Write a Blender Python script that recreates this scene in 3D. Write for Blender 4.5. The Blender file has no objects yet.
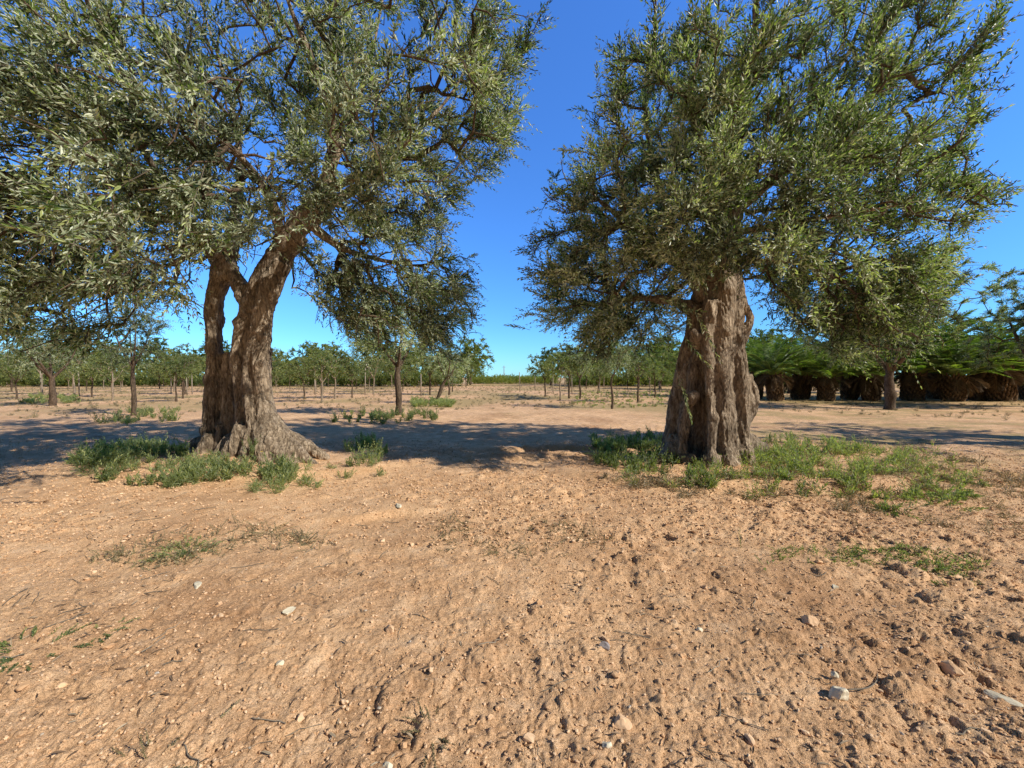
import bpy, math, numpy as np
from mathutils import Vector, noise as mnoise

rng = np.random.default_rng(11)
scene = bpy.context.scene
COL = scene.collection
F = 400.0
CAMH = 1.5
PITCH = math.atan(7.0 / F)
SUN_AZ = math.radians(116)
SUN_EL = math.radians(37)

# ------------------------------------------------------------------ helpers
def P(px, py, d):
    u = (px - 512) / F
    v = (384 - py) / F
    y = math.cos(PITCH) + v * math.sin(PITCH)
    z = -math.sin(PITCH) + v * math.cos(PITCH)
    k = d / y
    return np.array((u * k, d, CAMH + z * k))

def G(px, py):
    """point of the flat ground seen at this pixel"""
    v = (384 - py) / F
    y = math.cos(PITCH) + v * math.sin(PITCH)
    z = -math.sin(PITCH) + v * math.cos(PITCH)
    k = -CAMH / z
    return (px - 512) / F * k, y * k

def proj(p):
    x, y, z = p[:, 0], p[:, 1], p[:, 2] - CAMH
    cy = y * math.cos(PITCH) - z * math.sin(PITCH)
    cz = y * math.sin(PITCH) + z * math.cos(PITCH)
    cy = np.maximum(cy, 0.05)
    return np.stack((512 + F * x / cy, 384 - F * cz / cy), 1)

def norm(a):
    return a / np.maximum(np.linalg.norm(a, axis=-1, keepdims=True), 1e-9)

def rnd_unit(n):
    return norm(rng.normal(size=(n, 3)))

def tag(o, label=None, cat=None, group=None, kind=None):
    if label: o['label'] = label
    if cat: o['category'] = cat
    if group: o['group'] = group
    if kind: o['kind'] = kind
    return o

def empty(name, loc=(0, 0, 0), rz=0.0):
    o = bpy.data.objects.new(name, None)
    o.empty_display_size = 0.2
    o.location = loc
    o.rotation_euler = (0, 0, rz)
    COL.objects.link(o)
    return o

def link(name, me, mat=None, parent=None):
    if mat is not None:
        me.materials.append(mat)
    o = bpy.data.objects.new(name, me)
    COL.objects.link(o)
    if parent is not None:
        o.parent = parent
    return o

def mesh_quads(name, V, Q, smooth=False, tint=None):
    V = np.ascontiguousarray(V, dtype=np.float32).reshape(-1, 3)
    Q = np.ascontiguousarray(Q, dtype=np.int32)
    n = Q.shape[1]
    me = bpy.data.meshes.new(name)
    me.vertices.add(len(V)); me.vertices.foreach_set('co', V.ravel())
    me.loops.add(Q.size); me.loops.foreach_set('vertex_index', Q.ravel())
    me.polygons.add(len(Q))
    me.polygons.foreach_set('loop_start', np.arange(0, Q.size, n, dtype=np.int32))
    me.polygons.foreach_set('use_smooth', np.full(len(Q), smooth))
    if tint is not None:
        a = me.attributes.new('tint', 'FLOAT', 'POINT')
        a.data.foreach_set('value', np.ascontiguousarray(tint, dtype=np.float32))
    me.update(calc_edges=True)
    return me

class Bag:
    def __init__(s):
        s.V = []; s.Q = []; s.T = []; s.n = 0
    def add(s, V, Q, T=None):
        V = np.asarray(V, dtype=np.float32).reshape(-1, 3)
        s.V.append(V); s.Q.append(np.asarray(Q) + s.n); s.n += len(V)
        s.T.append(np.full(len(V), 0.5, np.float32) if T is None else np.asarray(T, np.float32))
    def build(s, name, mat, parent=None, smooth=True):
        me = mesh_quads(name, np.concatenate(s.V), np.concatenate(s.Q), smooth, np.concatenate(s.T))
        return link(name, me, mat, parent)

def tube(bag, pts, rad, sides=8, cap=True):
    pts = np.asarray(pts, float); rad = np.asarray(rad, float)
    n = len(pts)
    tan = norm(np.gradient(pts, axis=0))
    ref = np.array((0.3, 0.9, 0.1)) if abs(tan[0][2]) > 0.8 else np.array((0, 0, 1.0))
    a = norm(np.cross(tan, ref)); b = np.cross(tan, a)
    th = np.linspace(0, 2 * math.pi, sides, endpoint=False)
    V = pts[:, None, :] + rad[:, None, None] * (np.cos(th)[None, :, None] * a[:, None, :] + np.sin(th)[None, :, None] * b[:, None, :])
    i = np.arange(n - 1)[:, None] * sides; j = np.arange(sides)[None, :]; k = (j + 1) % sides
    Q = np.stack((i + j, i + k, i + sides + k, i + sides + j), -1).reshape(-1, 4)
    V = V.reshape(-1, 3)
    if cap:
        V = np.concatenate((V, pts[:1], pts[-1:]))
        c0, c1 = n * sides, n * sides + 1
        jj = np.arange(0, sides, 2)
        q0 = np.stack((np.full_like(jj, c0), (jj + 2) % sides, (jj + 1) % sides, jj), -1)
        o = (n - 1) * sides
        q1 = np.stack((np.full_like(jj, c1), o + jj, o + (jj + 1) % sides, o + (jj + 2) % sides), -1)
        Q = np.concatenate((Q, q0, q1))
    bag.add(V, Q)

def smooth_path(pts, n=10):
    """Catmull-Rom through rows of pts"""
    p = np.asarray(pts, float)
    p = np.concatenate((2 * p[:1] - p[1:2], p, 2 * p[-1:] - p[-2:-1]))
    out = []
    for i in range(1, len(p) - 2):
        t = np.linspace(0, 1, n, endpoint=False)[:, None]
        out.append(0.5 * (2 * p[i] + (p[i + 1] - p[i - 1]) * t + (2 * p[i - 1] - 5 * p[i] + 4 * p[i + 1] - p[i + 2]) * t ** 2
                          + (3 * p[i] - p[i - 1] - 3 * p[i + 1] + p[i + 2]) * t ** 3))
    out.append(p[-2:-1])
    return np.concatenate(out)

# --- 2D noise in numpy
def _h(ix, iy, s):
    h = (ix.astype(np.int64) * 374761393 + iy.astype(np.int64) * 668265263 + s * 2147483647) & 0xffffffff
    h = ((h ^ (h >> 13)) * 1274126177) & 0xffffffff
    h = ((h ^ (h >> 16)) * 2246822519) & 0xffffffff
    h = h ^ (h >> 15)
    return (h & 0xffffff) / float(0x1000000)

def vnoise(x, y, s=0):
    ix = np.floor(x); iy = np.floor(y); fx = x - ix; fy = y - iy
    fx = fx * fx * (3 - 2 * fx); fy = fy * fy * (3 - 2 * fy)
    a = _h(ix, iy, s); b = _h(ix + 1, iy, s); c = _h(ix, iy + 1, s); d = _h(ix + 1, iy + 1, s)
    return (a + (b - a) * fx) * (1 - fy) + (c + (d - c) * fx) * fy - 0.5

def clods(x, y, cell, s, dens=0.7, flat=0.6):
    """field of half-sunk lumps, one per cell"""
    cx = np.floor(x / cell); cy = np.floor(y / cell)
    out = np.zeros_like(x)
    for i in (-1, 0, 1):
        for j in (-1, 0, 1):
            gx = cx + i; gy = cy + j
            px = (gx + _h(gx, gy, s)) * cell; py = (gy + _h(gx, gy, s + 1)) * cell
            r = cell * (0.2 + 0.55 * _h(gx, gy, s + 2) ** 2) * (_h(gx, gy, s + 3) < dens)
            e = 0.7 + 0.6 * _h(gx, gy, s + 4)
            q = 1 - (((x - px) * e) ** 2 + ((y - py) / e) ** 2) / np.maximum(r, 1e-4) ** 2
            out = np.maximum(out, np.sqrt(np.maximum(q, 0)) * r * flat)
    return out

# ------------------------------------------------------------------ materials
def new_mat(name):
    m = bpy.data.materials.new(name); m.use_nodes = True
    nt = m.node_tree; nt.nodes.clear()
    return m, nt, nt.nodes, nt.links

def ramp(N, stops):
    r = N.new('ShaderNodeValToRGB')
    el = r.color_ramp.elements
    while len(el) < len(stops): el.new(0.5)
    for e, (p, c) in zip(el, stops):
        e.position = p; e.color = (*c, 1)
    return r

def leaf_material(name, front, back, transl=0.25, rough=0.42, tcol=None):
    m, nt, N, L = new_mat(name)
    at = N.new('ShaderNodeAttribute'); at.attribute_name = 'tint'
    rf = ramp(N, front); rb = ramp(N, back)
    L.new(at.outputs['Fac'], rf.inputs[0]); L.new(at.outputs['Fac'], rb.inputs[0])
    ge = N.new('ShaderNodeNewGeometry')
    mx = N.new('ShaderNodeMix'); mx.data_type = 'RGBA'
    L.new(ge.outputs['Backfacing'], mx.inputs[0]); L.new(rf.outputs[0], mx.inputs[6]); L.new(rb.outputs[0], mx.inputs[7])
    bs = N.new('ShaderNodeBsdfPrincipled'); bs.inputs['Roughness'].default_value = rough
    bs.inputs['Specular IOR Level'].default_value = 0.5
    L.new(mx.outputs[2], bs.inputs['Base Color'])
    tr = N.new('ShaderNodeBsdfTranslucent')
    g = N.new('ShaderNodeMix'); g.data_type = 'RGBA'; g.blend_type = 'MULTIPLY'; g.inputs[0].default_value = 1
    L.new(rf.outputs[0], g.inputs[6]); g.inputs[7].default_value = (*(tcol or (1.8, 2.3, 0.8)), 1)
    L.new(g.outputs[2], tr.inputs[0])
    ms = N.new('ShaderNodeMixShader'); ms.inputs[0].default_value = transl
    L.new(bs.outputs[0], ms.inputs[1]); L.new(tr.outputs[0], ms.inputs[2])
    o = N.new('ShaderNodeOutputMaterial'); L.new(ms.outputs[0], o.inputs[0])
    return m

def bark_material(name, c0, c1, c2, scale=1.0, bump=0.03, moss=0.0):
    m, nt, N, L = new_mat(name)
    tc = N.new('ShaderNodeTexCoord')
    mp = N.new('ShaderNodeMapping'); mp.inputs['Scale'].default_value = (scale, scale, scale * 0.28)
    L.new(tc.outputs['Object'], mp.inputs[0])
    n1 = N.new('ShaderNodeTexNoise'); n1.inputs['Scale'].default_value = 16; n1.inputs['Detail'].default_value = 8; n1.inputs['Roughness'].default_value = 0.65
    n1.inputs['Distortion'].default_value = 0.4
    L.new(mp.outputs[0], n1.inputs[0])
    n2 = N.new('ShaderNodeTexNoise'); n2.inputs['Scale'].default_value = 2.2; n2.inputs['Detail'].default_value = 5
    L.new(tc.outputs['Object'], n2.inputs[0])
    vo = N.new('ShaderNodeTexVoronoi'); vo.feature = 'DISTANCE_TO_EDGE'; vo.inputs['Scale'].default_value = 13
    wv = N.new('ShaderNodeVectorMath'); wv.operation = 'MULTIPLY_ADD'
    L.new(n1.outputs['Color'], wv.inputs[0]); wv.inputs[1].default_value = (.18, .18, .18); L.new(mp.outputs[0], wv.inputs[2])
    L.new(wv.outputs[0], vo.inputs[0])
    r = ramp(N, [(0.28, c0), (0.5, c1), (0.74, c2)])
    L.new(n1.outputs[0], r.inputs[0])
    r2 = ramp(N, [(0.3, (.6, .57, .54)), (0.7, (1.2, 1.14, 1.06))]); L.new(n2.outputs[0], r2.inputs[0])
    mu = N.new('ShaderNodeMix'); mu.data_type = 'RGBA'; mu.blend_type = 'MULTIPLY'; mu.inputs[0].default_value = 1
    L.new(r.outputs[0], mu.inputs[6]); L.new(r2.outputs[0], mu.inputs[7])
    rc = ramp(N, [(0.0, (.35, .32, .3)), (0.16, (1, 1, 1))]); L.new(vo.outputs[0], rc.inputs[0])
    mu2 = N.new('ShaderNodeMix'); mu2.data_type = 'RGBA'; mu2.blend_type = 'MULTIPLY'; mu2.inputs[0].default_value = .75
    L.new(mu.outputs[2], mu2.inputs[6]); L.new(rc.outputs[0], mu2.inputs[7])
    ge = N.new('ShaderNodeNewGeometry'); rp = ramp(N, [(0.40, (.22, .19, .16)), (0.50, (.95, .95, .95)), (0.60, (1.2, 1.18, 1.15))]); L.new(ge.outputs['Pointiness'], rp.inputs[0])  # crease shade put into the bark colour: hollows darkened, raised edges lightened
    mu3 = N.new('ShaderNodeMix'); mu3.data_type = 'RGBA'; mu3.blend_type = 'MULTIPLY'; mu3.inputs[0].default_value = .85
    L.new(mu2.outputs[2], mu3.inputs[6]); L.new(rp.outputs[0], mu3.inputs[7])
    bs = N.new('ShaderNodeBsdfPrincipled'); bs.inputs['Roughness'].default_value = 0.92; bs.inputs['Specular IOR Level'].default_value = .2
    L.new(mu3.outputs[2], bs.inputs['Base Color'])
    ad = N.new('ShaderNodeMath'); ad.operation = 'MULTIPLY_ADD'
    L.new(vo.outputs[0], ad.inputs[0]); ad.inputs[1].default_value = 1.2; L.new(n1.outputs[0], ad.inputs[2])
    b = N.new('ShaderNodeBump'); b.inputs['Strength'].default_value = 0.9; b.inputs['Distance'].default_value = bump
    L.new(ad.outputs[0], b.inputs['Height']); L.new(b.outputs[0], bs.inputs['Normal'])
    o = N.new('ShaderNodeOutputMaterial'); L.new(bs.outputs[0], o.inputs[0])
    return m

def plain_material(name, stops, rough=0.9, scale=8, bump=0.01, coord='Object', spec=.2):
    m, nt, N, L = new_mat(name)
    tc = N.new('ShaderNodeTexCoord')
    n1 = N.new('ShaderNodeTexNoise'); n1.inputs['Scale'].default_value = scale; n1.inputs['Detail'].default_value = 6
    L.new(tc.outputs[coord], n1.inputs[0])
    at = N.new('ShaderNodeAttribute'); at.attribute_name = 'tint'
    av = N.new('ShaderNodeMath'); av.operation = 'MULTIPLY_ADD'; L.new(n1.outputs[0], av.inputs[0]); av.inputs[1].default_value = .5
    hf = N.new('ShaderNodeMath'); hf.operation = 'MULTIPLY'; L.new(at.outputs['Fac'], hf.inputs[0]); hf.inputs[1].default_value = .5
    L.new(hf.outputs[0], av.inputs[2])
    r = ramp(N, stops); L.new(av.outputs[0], r.inputs[0])
    bs = N.new('ShaderNodeBsdfPrincipled'); bs.inputs['Roughness'].default_value = rough; bs.inputs['Specular IOR Level'].default_value = spec
    L.new(r.outputs[0], bs.inputs['Base Color'])
    b = N.new('ShaderNodeBump'); b.inputs['Strength'].default_value = 0.6; b.inputs['Distance'].default_value = bump
    L.new(n1.outputs[0], b.inputs['Height']); L.new(b.outputs[0], bs.inputs['Normal'])
    o = N.new('ShaderNodeOutputMaterial'); L.new(bs.outputs[0], o.inputs[0])
    return m

def soil_material():
    m, nt, N, L = new_mat('red_soil')
    tc = N.new('ShaderNodeTexCoord')
    def noise(scale, detail=6, rough=.55):
        n = N.new('ShaderNodeTexNoise'); n.inputs['Scale'].default_value = scale; n.inputs['Detail'].default_value = detail
        n.inputs['Roughness'].default_value = rough; L.new(tc.outputs['Object'], n.inputs[0]); return n
    def mix(mode, fac, a, b):
        x = N.new('ShaderNodeMix'); x.data_type = 'RGBA'; x.blend_type = mode
        if isinstance(fac, float): x.inputs[0].default_value = fac
        else: L.new(fac, x.inputs[0])
        for s, v in ((6, a), (7, b)):
            if isinstance(v, tuple): x.inputs[s].default_value = (*v, 1)
            else: L.new(v, x.inputs[s])
        return x.outputs[2]
    big = noise(0.55, 4); mid = noise(5, 7, .65); fine = noise(55, 6, .7); grit = noise(190, 3, .6)
    r1 = ramp(N, [(0.3, (.59, .352, .185)), (0.55, (.79, .508, .285)), (0.75, (.89, .63, .395))]); L.new(mid.outputs[0], r1.inputs[0])
    rb = ramp(N, [(0.32, (.77, .72, .69)), (0.5, (1, 1, 1)), (0.68, (1.12, 1.12, 1.12))]); L.new(big.outputs[0], rb.inputs[0])
    c = mix('MULTIPLY', 1.0, r1.outputs[0], rb.outputs[0])
    rf = ramp(N, [(0.32, (.45, .40, .36)), (0.47, (.98, .98, .98)), (0.74, (1.22, 1.2, 1.18))]); L.new(fine.outputs[0], rf.inputs[0])
    c = mix('MULTIPLY', 1.0, c, rf.outputs[0])
    rg2 = ramp(N, [(0.36, (.55, .50, .46)), (0.48, (1, 1, 1)), (0.66, (1.25, 1.24, 1.22))]); L.new(grit.outputs[0], rg2.inputs[0])
    c = mix('MULTIPLY', .8, c, rg2.outputs[0])
    vo = N.new('ShaderNodeTexVoronoi'); vo.inputs['Scale'].default_value = 42; L.new(tc.outputs['Object'], vo.inputs[0])
    rv = ramp(N, [(0.0, (1, 1, 1)), (0.07, (1, 1, 1)), (0.11, (0, 0, 0))]); L.new(vo.outputs['Distance'], rv.inputs[0])
    sel = ramp(N, [(0.80, (0, 0, 0)), (0.84, (.65, .65, .65))]); L.new(vo.outputs['Color'], sel.inputs[0])
    f = mix('MULTIPLY', 1.0, rv.outputs[0], sel.outputs[0])
    c = mix('MIX', f, c, (.72, .58, .40))
    # dry grass film where the painted attribute says so
    at = N.new('ShaderNodeAttribute'); at.attribute_name = 'grassy'
    gn = noise(2.6, 9, .75)
    ml = N.new('ShaderNodeMath'); ml.operation = 'MULTIPLY'; L.new(at.outputs['Fac'], ml.inputs[0]); L.new(gn.outputs[0], ml.inputs[1])
    rg = ramp(N, [(0.27, (0, 0, 0)), (0.48, (1, 1, 1))]); L.new(ml.outputs[0], rg.inputs[0])
    gc = ramp(N, [(0.35, (.27, .215, .085)), (0.6, (.60, .41, .20))]); L.new(fine.outputs[0], gc.inputs[0])
    c = mix('MIX', rg.outputs[0], c, gc.outputs[0])
    bs = N.new('ShaderNodeBsdfPrincipled'); bs.inputs['Roughness'].default_value = 0.97; bs.inputs['Specular IOR Level'].default_value = .12
    L.new(c, bs.inputs['Base Color'])
    b1 = N.new('ShaderNodeBump'); b1.inputs['Strength'].default_value = 0.8; b1.inputs['Distance'].default_value = 0.022
    L.new(fine.outputs[0], b1.inputs['Height'])
    b2 = N.new('ShaderNodeBump'); b2.inputs['Strength'].default_value = 0.6; b2.inputs['Distance'].default_value = 0.009
    L.new(grit.outputs[0], b2.inputs['Height']); L.new(b1.outputs[0], b2.inputs['Normal'])
    L.new(b2.outputs[0], bs.inputs['Normal'])
    o = N.new('ShaderNodeOutputMaterial'); L.new(bs.outputs[0], o.inputs[0])
    return m

M_leaf = leaf_material('olive_leaf', [(0, (.014, .027, .006)), (.38, (.048, .085, .017)), (.62, (.165, .24, .055)), (1, (.58, .61, .28))],
                       [(0, (.08, .095, .05)), (.5, (.32, .37, .22)), (1, (.70, .71, .54))], .24, .40)
M_leaf_far = leaf_material('distant_leaf', [(0, (.08, .11, .03)), (.5, (.19, .22, .06)), (1, (.36, .36, .13))],
                           [(0, (.08, .11, .05)), (1, (.18, .2, .11))], .3, .6)
M_leaf_wood = leaf_material('woodland_leaf', [(0, (.07, .10, .022)), (.5, (.21, .24, .05)), (1, (.44, .42, .10))],
                            [(0, (.05, .08, .025)), (1, (.15, .17, .06))], .3, .6)
M_weed = leaf_material('weed_leaf', [(0, (.05, .085, .02)), (.5, (.24, .27, .08)), (1, (.54, .52, .24))],
                       [(0, (.10, .13, .06)), (1, (.2, .23, .12))], .3, .55)
M_dryweed = leaf_material('dry_weed_leaf', [(0, (.16, .13, .06)), (.5, (.34, .28, .13)), (1, (.58, .47, .27))],
                          [(0, (.16, .14, .08)), (1, (.35, .3, .2))], .2, .7, (1.3, 1.2, .8))
M_litter = leaf_material('fallen_leaf', [(0, (.09, .055, .03)), (.5, (.22, .13, .07)), (1, (.45, .36, .24))],
                         [(0, (.14, .10, .07)), (1, (.42, .36, .26))], .05, .7, (1, 1, 1))
M_flower = plain_material('yellow_petal', [(0, (.6, .42, .02)), (1, (.8, .62, .04))])
M_palm = leaf_material('palm_leaf', [(0, (.05, .085, .02)), (.5, (.24, .33, .06)), (1, (.52, .54, .15))],
                       [(0, (.05, .09, .03)), (1, (.13, .17, .06))], .25, .6)
M_palmdead = leaf_material('dead_palm_leaf', [(0, (.09, .055, .025)), (1, (.42, .29, .16))], [(0, (.10, .06, .035)), (1, (.34, .24, .13))], .1, .8, (1, 1, 1))
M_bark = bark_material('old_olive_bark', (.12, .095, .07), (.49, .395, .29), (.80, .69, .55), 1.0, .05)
M_bark_s = bark_material('young_olive_bark', (.06, .045, .03), (.14, .105, .075), (.25, .19, .14), 1.6, .01)
M_bark_pale = bark_material('pale_bark', (.22, .18, .13), (.36, .30, .23), (.48, .42, .34), 1.6, .01)
M_palmtrunk = bark_material('palm_trunk', (.08, .055, .035), (.24, .165, .10), (.46, .35, .23), .8, .04)
M_twig = plain_material('twig_bark', [(.2, (.14, .115, .085)), (.8, (.32, .27, .20))], .85, 20)
M_soil = soil_material()
M_clod = plain_material('soil_clod', [(.25, (.55, .33, .17)), (.5, (.75, .48, .27)), (.75, (.84, .595, .375))], .97, 30, .006)
M_pebble = plain_material('pebble', [(.3, (.36, .24, .15)), (.6, (.52, .42, .31)), (.8, (.68, .62, .52))], .9, 30, .004)
M_white = plain_material('limestone', [(.2, (.52, .43, .28)), (.5, (.72, .63, .45)), (.8, (.82, .77, .62))], .85, 14, .01)
M_grey = plain_material('grey_stone', [(.2, (.20, .17, .16)), (.8, (.40, .35, .33))], .9, 20, .01)
M_wood = plain_material('weathered_wood', [(.2, (.2, .16, .12)), (.8, (.42, .36, .28))], .9, 12)
M_metal = plain_material('galvanised_metal', [(.2, (.35, .35, .36)), (.8, (.5, .5, .5))], .5, 5)

# ------------------------------------------------------------------ ground
TL = (-4.75, 7.35)      # left olive
TR = (3.62, 6.95)       # right olive
TREE_R = 2.0

def ground_low(x, y):
    """the broad shape of the land"""
    h = vnoise(x / 2.3, y / 2.3, 5) * .07 + vnoise(x / 0.8, y / 0.8, 6) * .035 + vnoise(x / 9, y / 9, 8) * .10
    far = np.clip((y - 14) / 20, 0, 1)
    h = h * (1 - .6 * far)
    for (tx, ty), am, r0 in ((TL, .17, .95), (TR, .10, .8)):
        d = np.hypot(x - tx, (y - ty))
        h += am * np.exp(-(d / r0) ** 2)
    # rim of turned soil in front of the trees
    for (tx, ty), r0, am in ((TL, 1.85, .085), (TR, 1.75, .10)):
        d = np.hypot((x - tx) * .62, (y - ty) * 1.18) + vnoise(x * 1.7, y * 1.7, 12) * .25
        front = 1 / (1 + np.exp((y - ty + .2) * 2.5))
        h += am * front * np.exp(-((d - r0) / .22) ** 2)
    # ploughed hollow between the trees
    lx, ly = G(560, 452)
    d = np.abs((y - ly) + .18 * (x - lx) + vnoise(x * .9, y * 0 + 3, 21) * .5)
    h -= .15 * np.exp(-(d / .16) ** 2) * np.exp(-((x - lx) / 1.3) ** 2)
    h += .10 * np.exp(-((d - .35) / .2) ** 2) * np.exp(-((x - lx) / 1.5) ** 2)
    # cracked bank
    lx, ly = G(385, 512)
    d = (y - ly) - .25 * (x - lx) + vnoise(x * 3, y * 3, 31) * .12
    h += .035 * np.tanh(d / .03) * np.exp(-((x - lx) / .6) ** 2 - (d / .5) ** 2)
    return h

def till(x, y):
    """how freshly turned the soil is"""
    t = .35 + 1.1 * np.clip(vnoise(x / 1.1 + 4, y / 1.1, 40) + .35, 0, 1)
    t *= .72 + .43 * np.clip((x + 2.2) / 3, 0, 1)
    return t

def ground_h(x, y, res=None):
    h = ground_low(x, y)
    t = till(x, y)
    res = np.full_like(x, .01) if res is None else res
    def w(cell): return np.clip(cell / np.maximum(res, 1e-4) / 2.5 - .6, 0, 1)
    wx = x + vnoise(x * 6, y * 6, 50) * .07 + vnoise(x * 31, y * 31, 56) * .018; wy = y + vnoise(x * 6 + 9, y * 6, 51) * .07 + vnoise(x * 31, y * 31, 57) * .018
    h = h + vnoise(wx / .28, wy / .28, 52) * .030 * t * w(.28)
    h = h + vnoise(wx / .11, wy / .11, 53) * .020 * t * w(.11)
    h = h + vnoise(wx / .05, wy / .05, 54) * .017 * t * w(.05)
    h = h + vnoise(x / .022, y / .022, 55) * .009 * w(.022)
    h = h + clods(wx, wy, .16, 60, .16, .38) * t * w(.1)
    h = h + clods(wx, wy, .07, 70, .4, .42) * t * w(.05)
    h = h + clods(wx * 1.1, wy, .03, 80, .75, .6) * w(.03)
    return h

def ground_z(x, y):
    return float(ground_h(np.array([float(x)]), np.array([float(y)]))[0])

def build_ground():
    ys = [.85]
    while ys[-1] < 15: ys.append(ys[-1] + .0052 + .0042 * (ys[-1] - .85))
    while ys[-1] < 900: ys.append(ys[-1] + .07 + .035 * (ys[-1] - 15))
    back = [.85]
    while back[-1] > -120: back.append(back[-1] - (.02 + .14 * (.85 - back[-1])))
    ys = np.array(back[:0:-1] + ys)
    u = np.linspace(-1.42, 1.42, 1080)
    ext = [1.42]
    while ext[-1] < 60: ext.append(ext[-1] + .004 + .10 * (ext[-1] - 1.42))
    ext = np.array(ext[1:])
    u = np.concatenate((-ext[::-1], u, ext))
    wy = np.maximum(ys, .85) + .75
    X = u[None, :] * wy[:, None]; Y = np.repeat(ys[:, None], len(u), 1)
    rx = np.gradient(u)[None, :] * wy[:, None]; ry = np.repeat(np.gradient(ys)[:, None], len(u), 1)
    res = np.maximum(rx, ry * .6)
    Z = ground_h(X.ravel(), Y.ravel(), res.ravel())
    V = np.stack((X.ravel(), Y.ravel(), Z), 1)
    nr, nc = X.shape
    i = np.arange(nr - 1)[:, None] * nc; j = np.arange(nc - 1)[None, :]
    Q = np.stack((i + j, i + j + 1, i + nc + j + 1, i + nc + j), -1).reshape(-1, 4)
    me = mesh_quads('ground', V, Q, True)
    x, y = V[:, 0], V[:, 1]
    g = np.clip((y - 9) / 12, 0, 1) * (.75 + vnoise(x / 3.5, y / 5, 90) * 1.2)
    g = np.maximum(g, np.clip((x - 3.2) / 3, 0, .8) * np.clip((y - 3.5) / 2, 0, 1) * (.8 + vnoise(x / 1.2, y / .6, 91)))
    a = me.attributes.new('grassy', 'FLOAT', 'POINT'); a.data.foreach_set('value', g.astype(np.float32))
    o = link('ground', me, M_soil)
    tag(o, kind='structure')
    return o
build_ground()

# ------------------------------------------------------------------ leaves on shoots
LT = np.array([(0, 0, 0), (.28, .5, .05), (.68, .42, .06), (1, 0, -.06), (.68, -.42, .06), (.28, -.5, .05)])
LQ = np.array([(0, 3, 2, 1), (0, 5, 4, 3)])

def leaves(bag, pos, d, nrm, length, width, tint):
    d = norm(d); nrm = norm(nrm - (nrm * d).sum(1, keepdims=True) * d)
    w = np.cross(nrm, d)
    Lh = length[:, None, None]; Wd = width[:, None, None]
    V = pos[:, None, :] + d[:, None, :] * LT[None, :, 0:1] * Lh + w[:, None, :] * LT[None, :, 1:2] * Wd + nrm[:, None, :] * LT[None, :, 2:3] * Lh
    n = len(pos)
    Q = (np.arange(n)[:, None, None] * 6 + LQ[None]).reshape(-1, 4)
    bag.add(V.reshape(-1, 3), Q, np.repeat(tint, 6))

def shoots(lbag, tbag, base, dirs, length, k, leaf_len, leaf_w, droop=.15, spread=45, trad=.003, t0=.08, tint_c=None, up=0.0, tj=.25):
    """leafy shoots: pairs of leaves along a curved stem"""
    n = len(base)
    if n == 0: return
    dirs = norm(dirs)
    dv = np.asarray(droop) * np.ones(n)
    side = norm(np.cross(dirs, rnd_unit(n)))
    bend = side * rng.normal(0, .16, (n, 1)) + np.array((0, 0, -1.0)) * dv[:, None]
    t = np.linspace(t0, 1, k)[None, :, None]
    L = length[:, None, None]
    pos = base[:, None, :] + (dirs[:, None, :] * t + bend[:, None, :] * t ** 2) * L
    tan = norm(dirs[:, None, :] + 2 * bend[:, None, :] * t)
    a = norm(np.cross(tan, np.array((.31, .2, .93)))); b = np.cross(tan, a)
    phi0 = rng.uniform(0, math.pi, (n, 1)) + np.arange(k)[None, :] * (math.pi / 2) + rng.normal(0, .35, (n, k))
    if tint_c is None: tint_c = rng.normal(.42, .15, n)
    for sgn in (0, math.pi):
        ph = (phi0 + sgn + rng.normal(0, .2, (n, k)))[:, :, None]
        s = a * np.cos(ph) + b * np.sin(ph)
        al = np.radians(rng.normal(spread, 14, (n, k)))[:, :, None] * (1 - .55 * t ** 3)
        d = tan * np.cos(al) + s * np.sin(al) + np.array((0, 0, up))
        nr = tan * np.sin(al) - s * np.cos(al)
        nr = -nr + rng.normal(0, .35, (n, k, 3))
        sz = (1 - .35 * np.abs(t[..., 0] * 2 - 1.0)) * rng.uniform(.75, 1.2, (n, k)) * leaf_len
        keep = rng.random((n, k)) < .92
        tn = np.clip(tint_c[:, None] + rng.normal(0, tj, (n, k)) + .12 * (t[..., 0] - .5), 0, 1)
        leaves(lbag, pos[keep], d[keep], nr[keep], sz[keep], sz[keep] * (leaf_w / leaf_len), tn[keep])
    if tbag is not None:
        m = 4
        t = np.linspace(0, 1, m)[None, :, None]
        p = base[:, None, :] + (dirs[:, None, :] * t + bend[:, None, :] * t ** 2) * L
        tn = norm(dirs[:, None, :] + 2 * bend[:, None, :] * t)
        a = norm(np.cross(tn, np.array((.31, .2, .93)))); b = np.cross(tn, a)
        r = (trad * (1 - .75 * t))
        th = np.arange(3) * 2 * math.pi / 3
        V = p[:, :, None, :] + r[..., None] * (a[:, :, None, :] * np.cos(th)[None, None, :, None] + b[:, :, None, :] * np.sin(th)[None, None, :, None])
        i = (np.arange(n) * m * 3)[:, None, None] + (np.arange(m - 1) * 3)[None, :, None]
        j = np.arange(3)[None, None, :]; j2 = (j + 1) % 3
        Q = np.stack((i + j, i + j2, i + 3 + j2, i + 3 + j), -1).reshape(-1, 4)
        tbag.add(V.reshape(-1, 3), Q, np.repeat(rng.random(n) * .8, m * 3))

def in_poly(pts, poly):
    x, y = pts[:, 0], pts[:, 1]
    ins = np.zeros(len(pts), bool)
    n = len(poly)
    for i in range(n):
        x1, y1 = poly[i]; x2, y2 = poly[(i + 1) % n]
        c = ((y1 > y) != (y2 > y)) & (x < (x2 - x1) * (y - y1) / ((y2 - y1) or 1e-9) + x1)
        ins ^= c
    return ins

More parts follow.
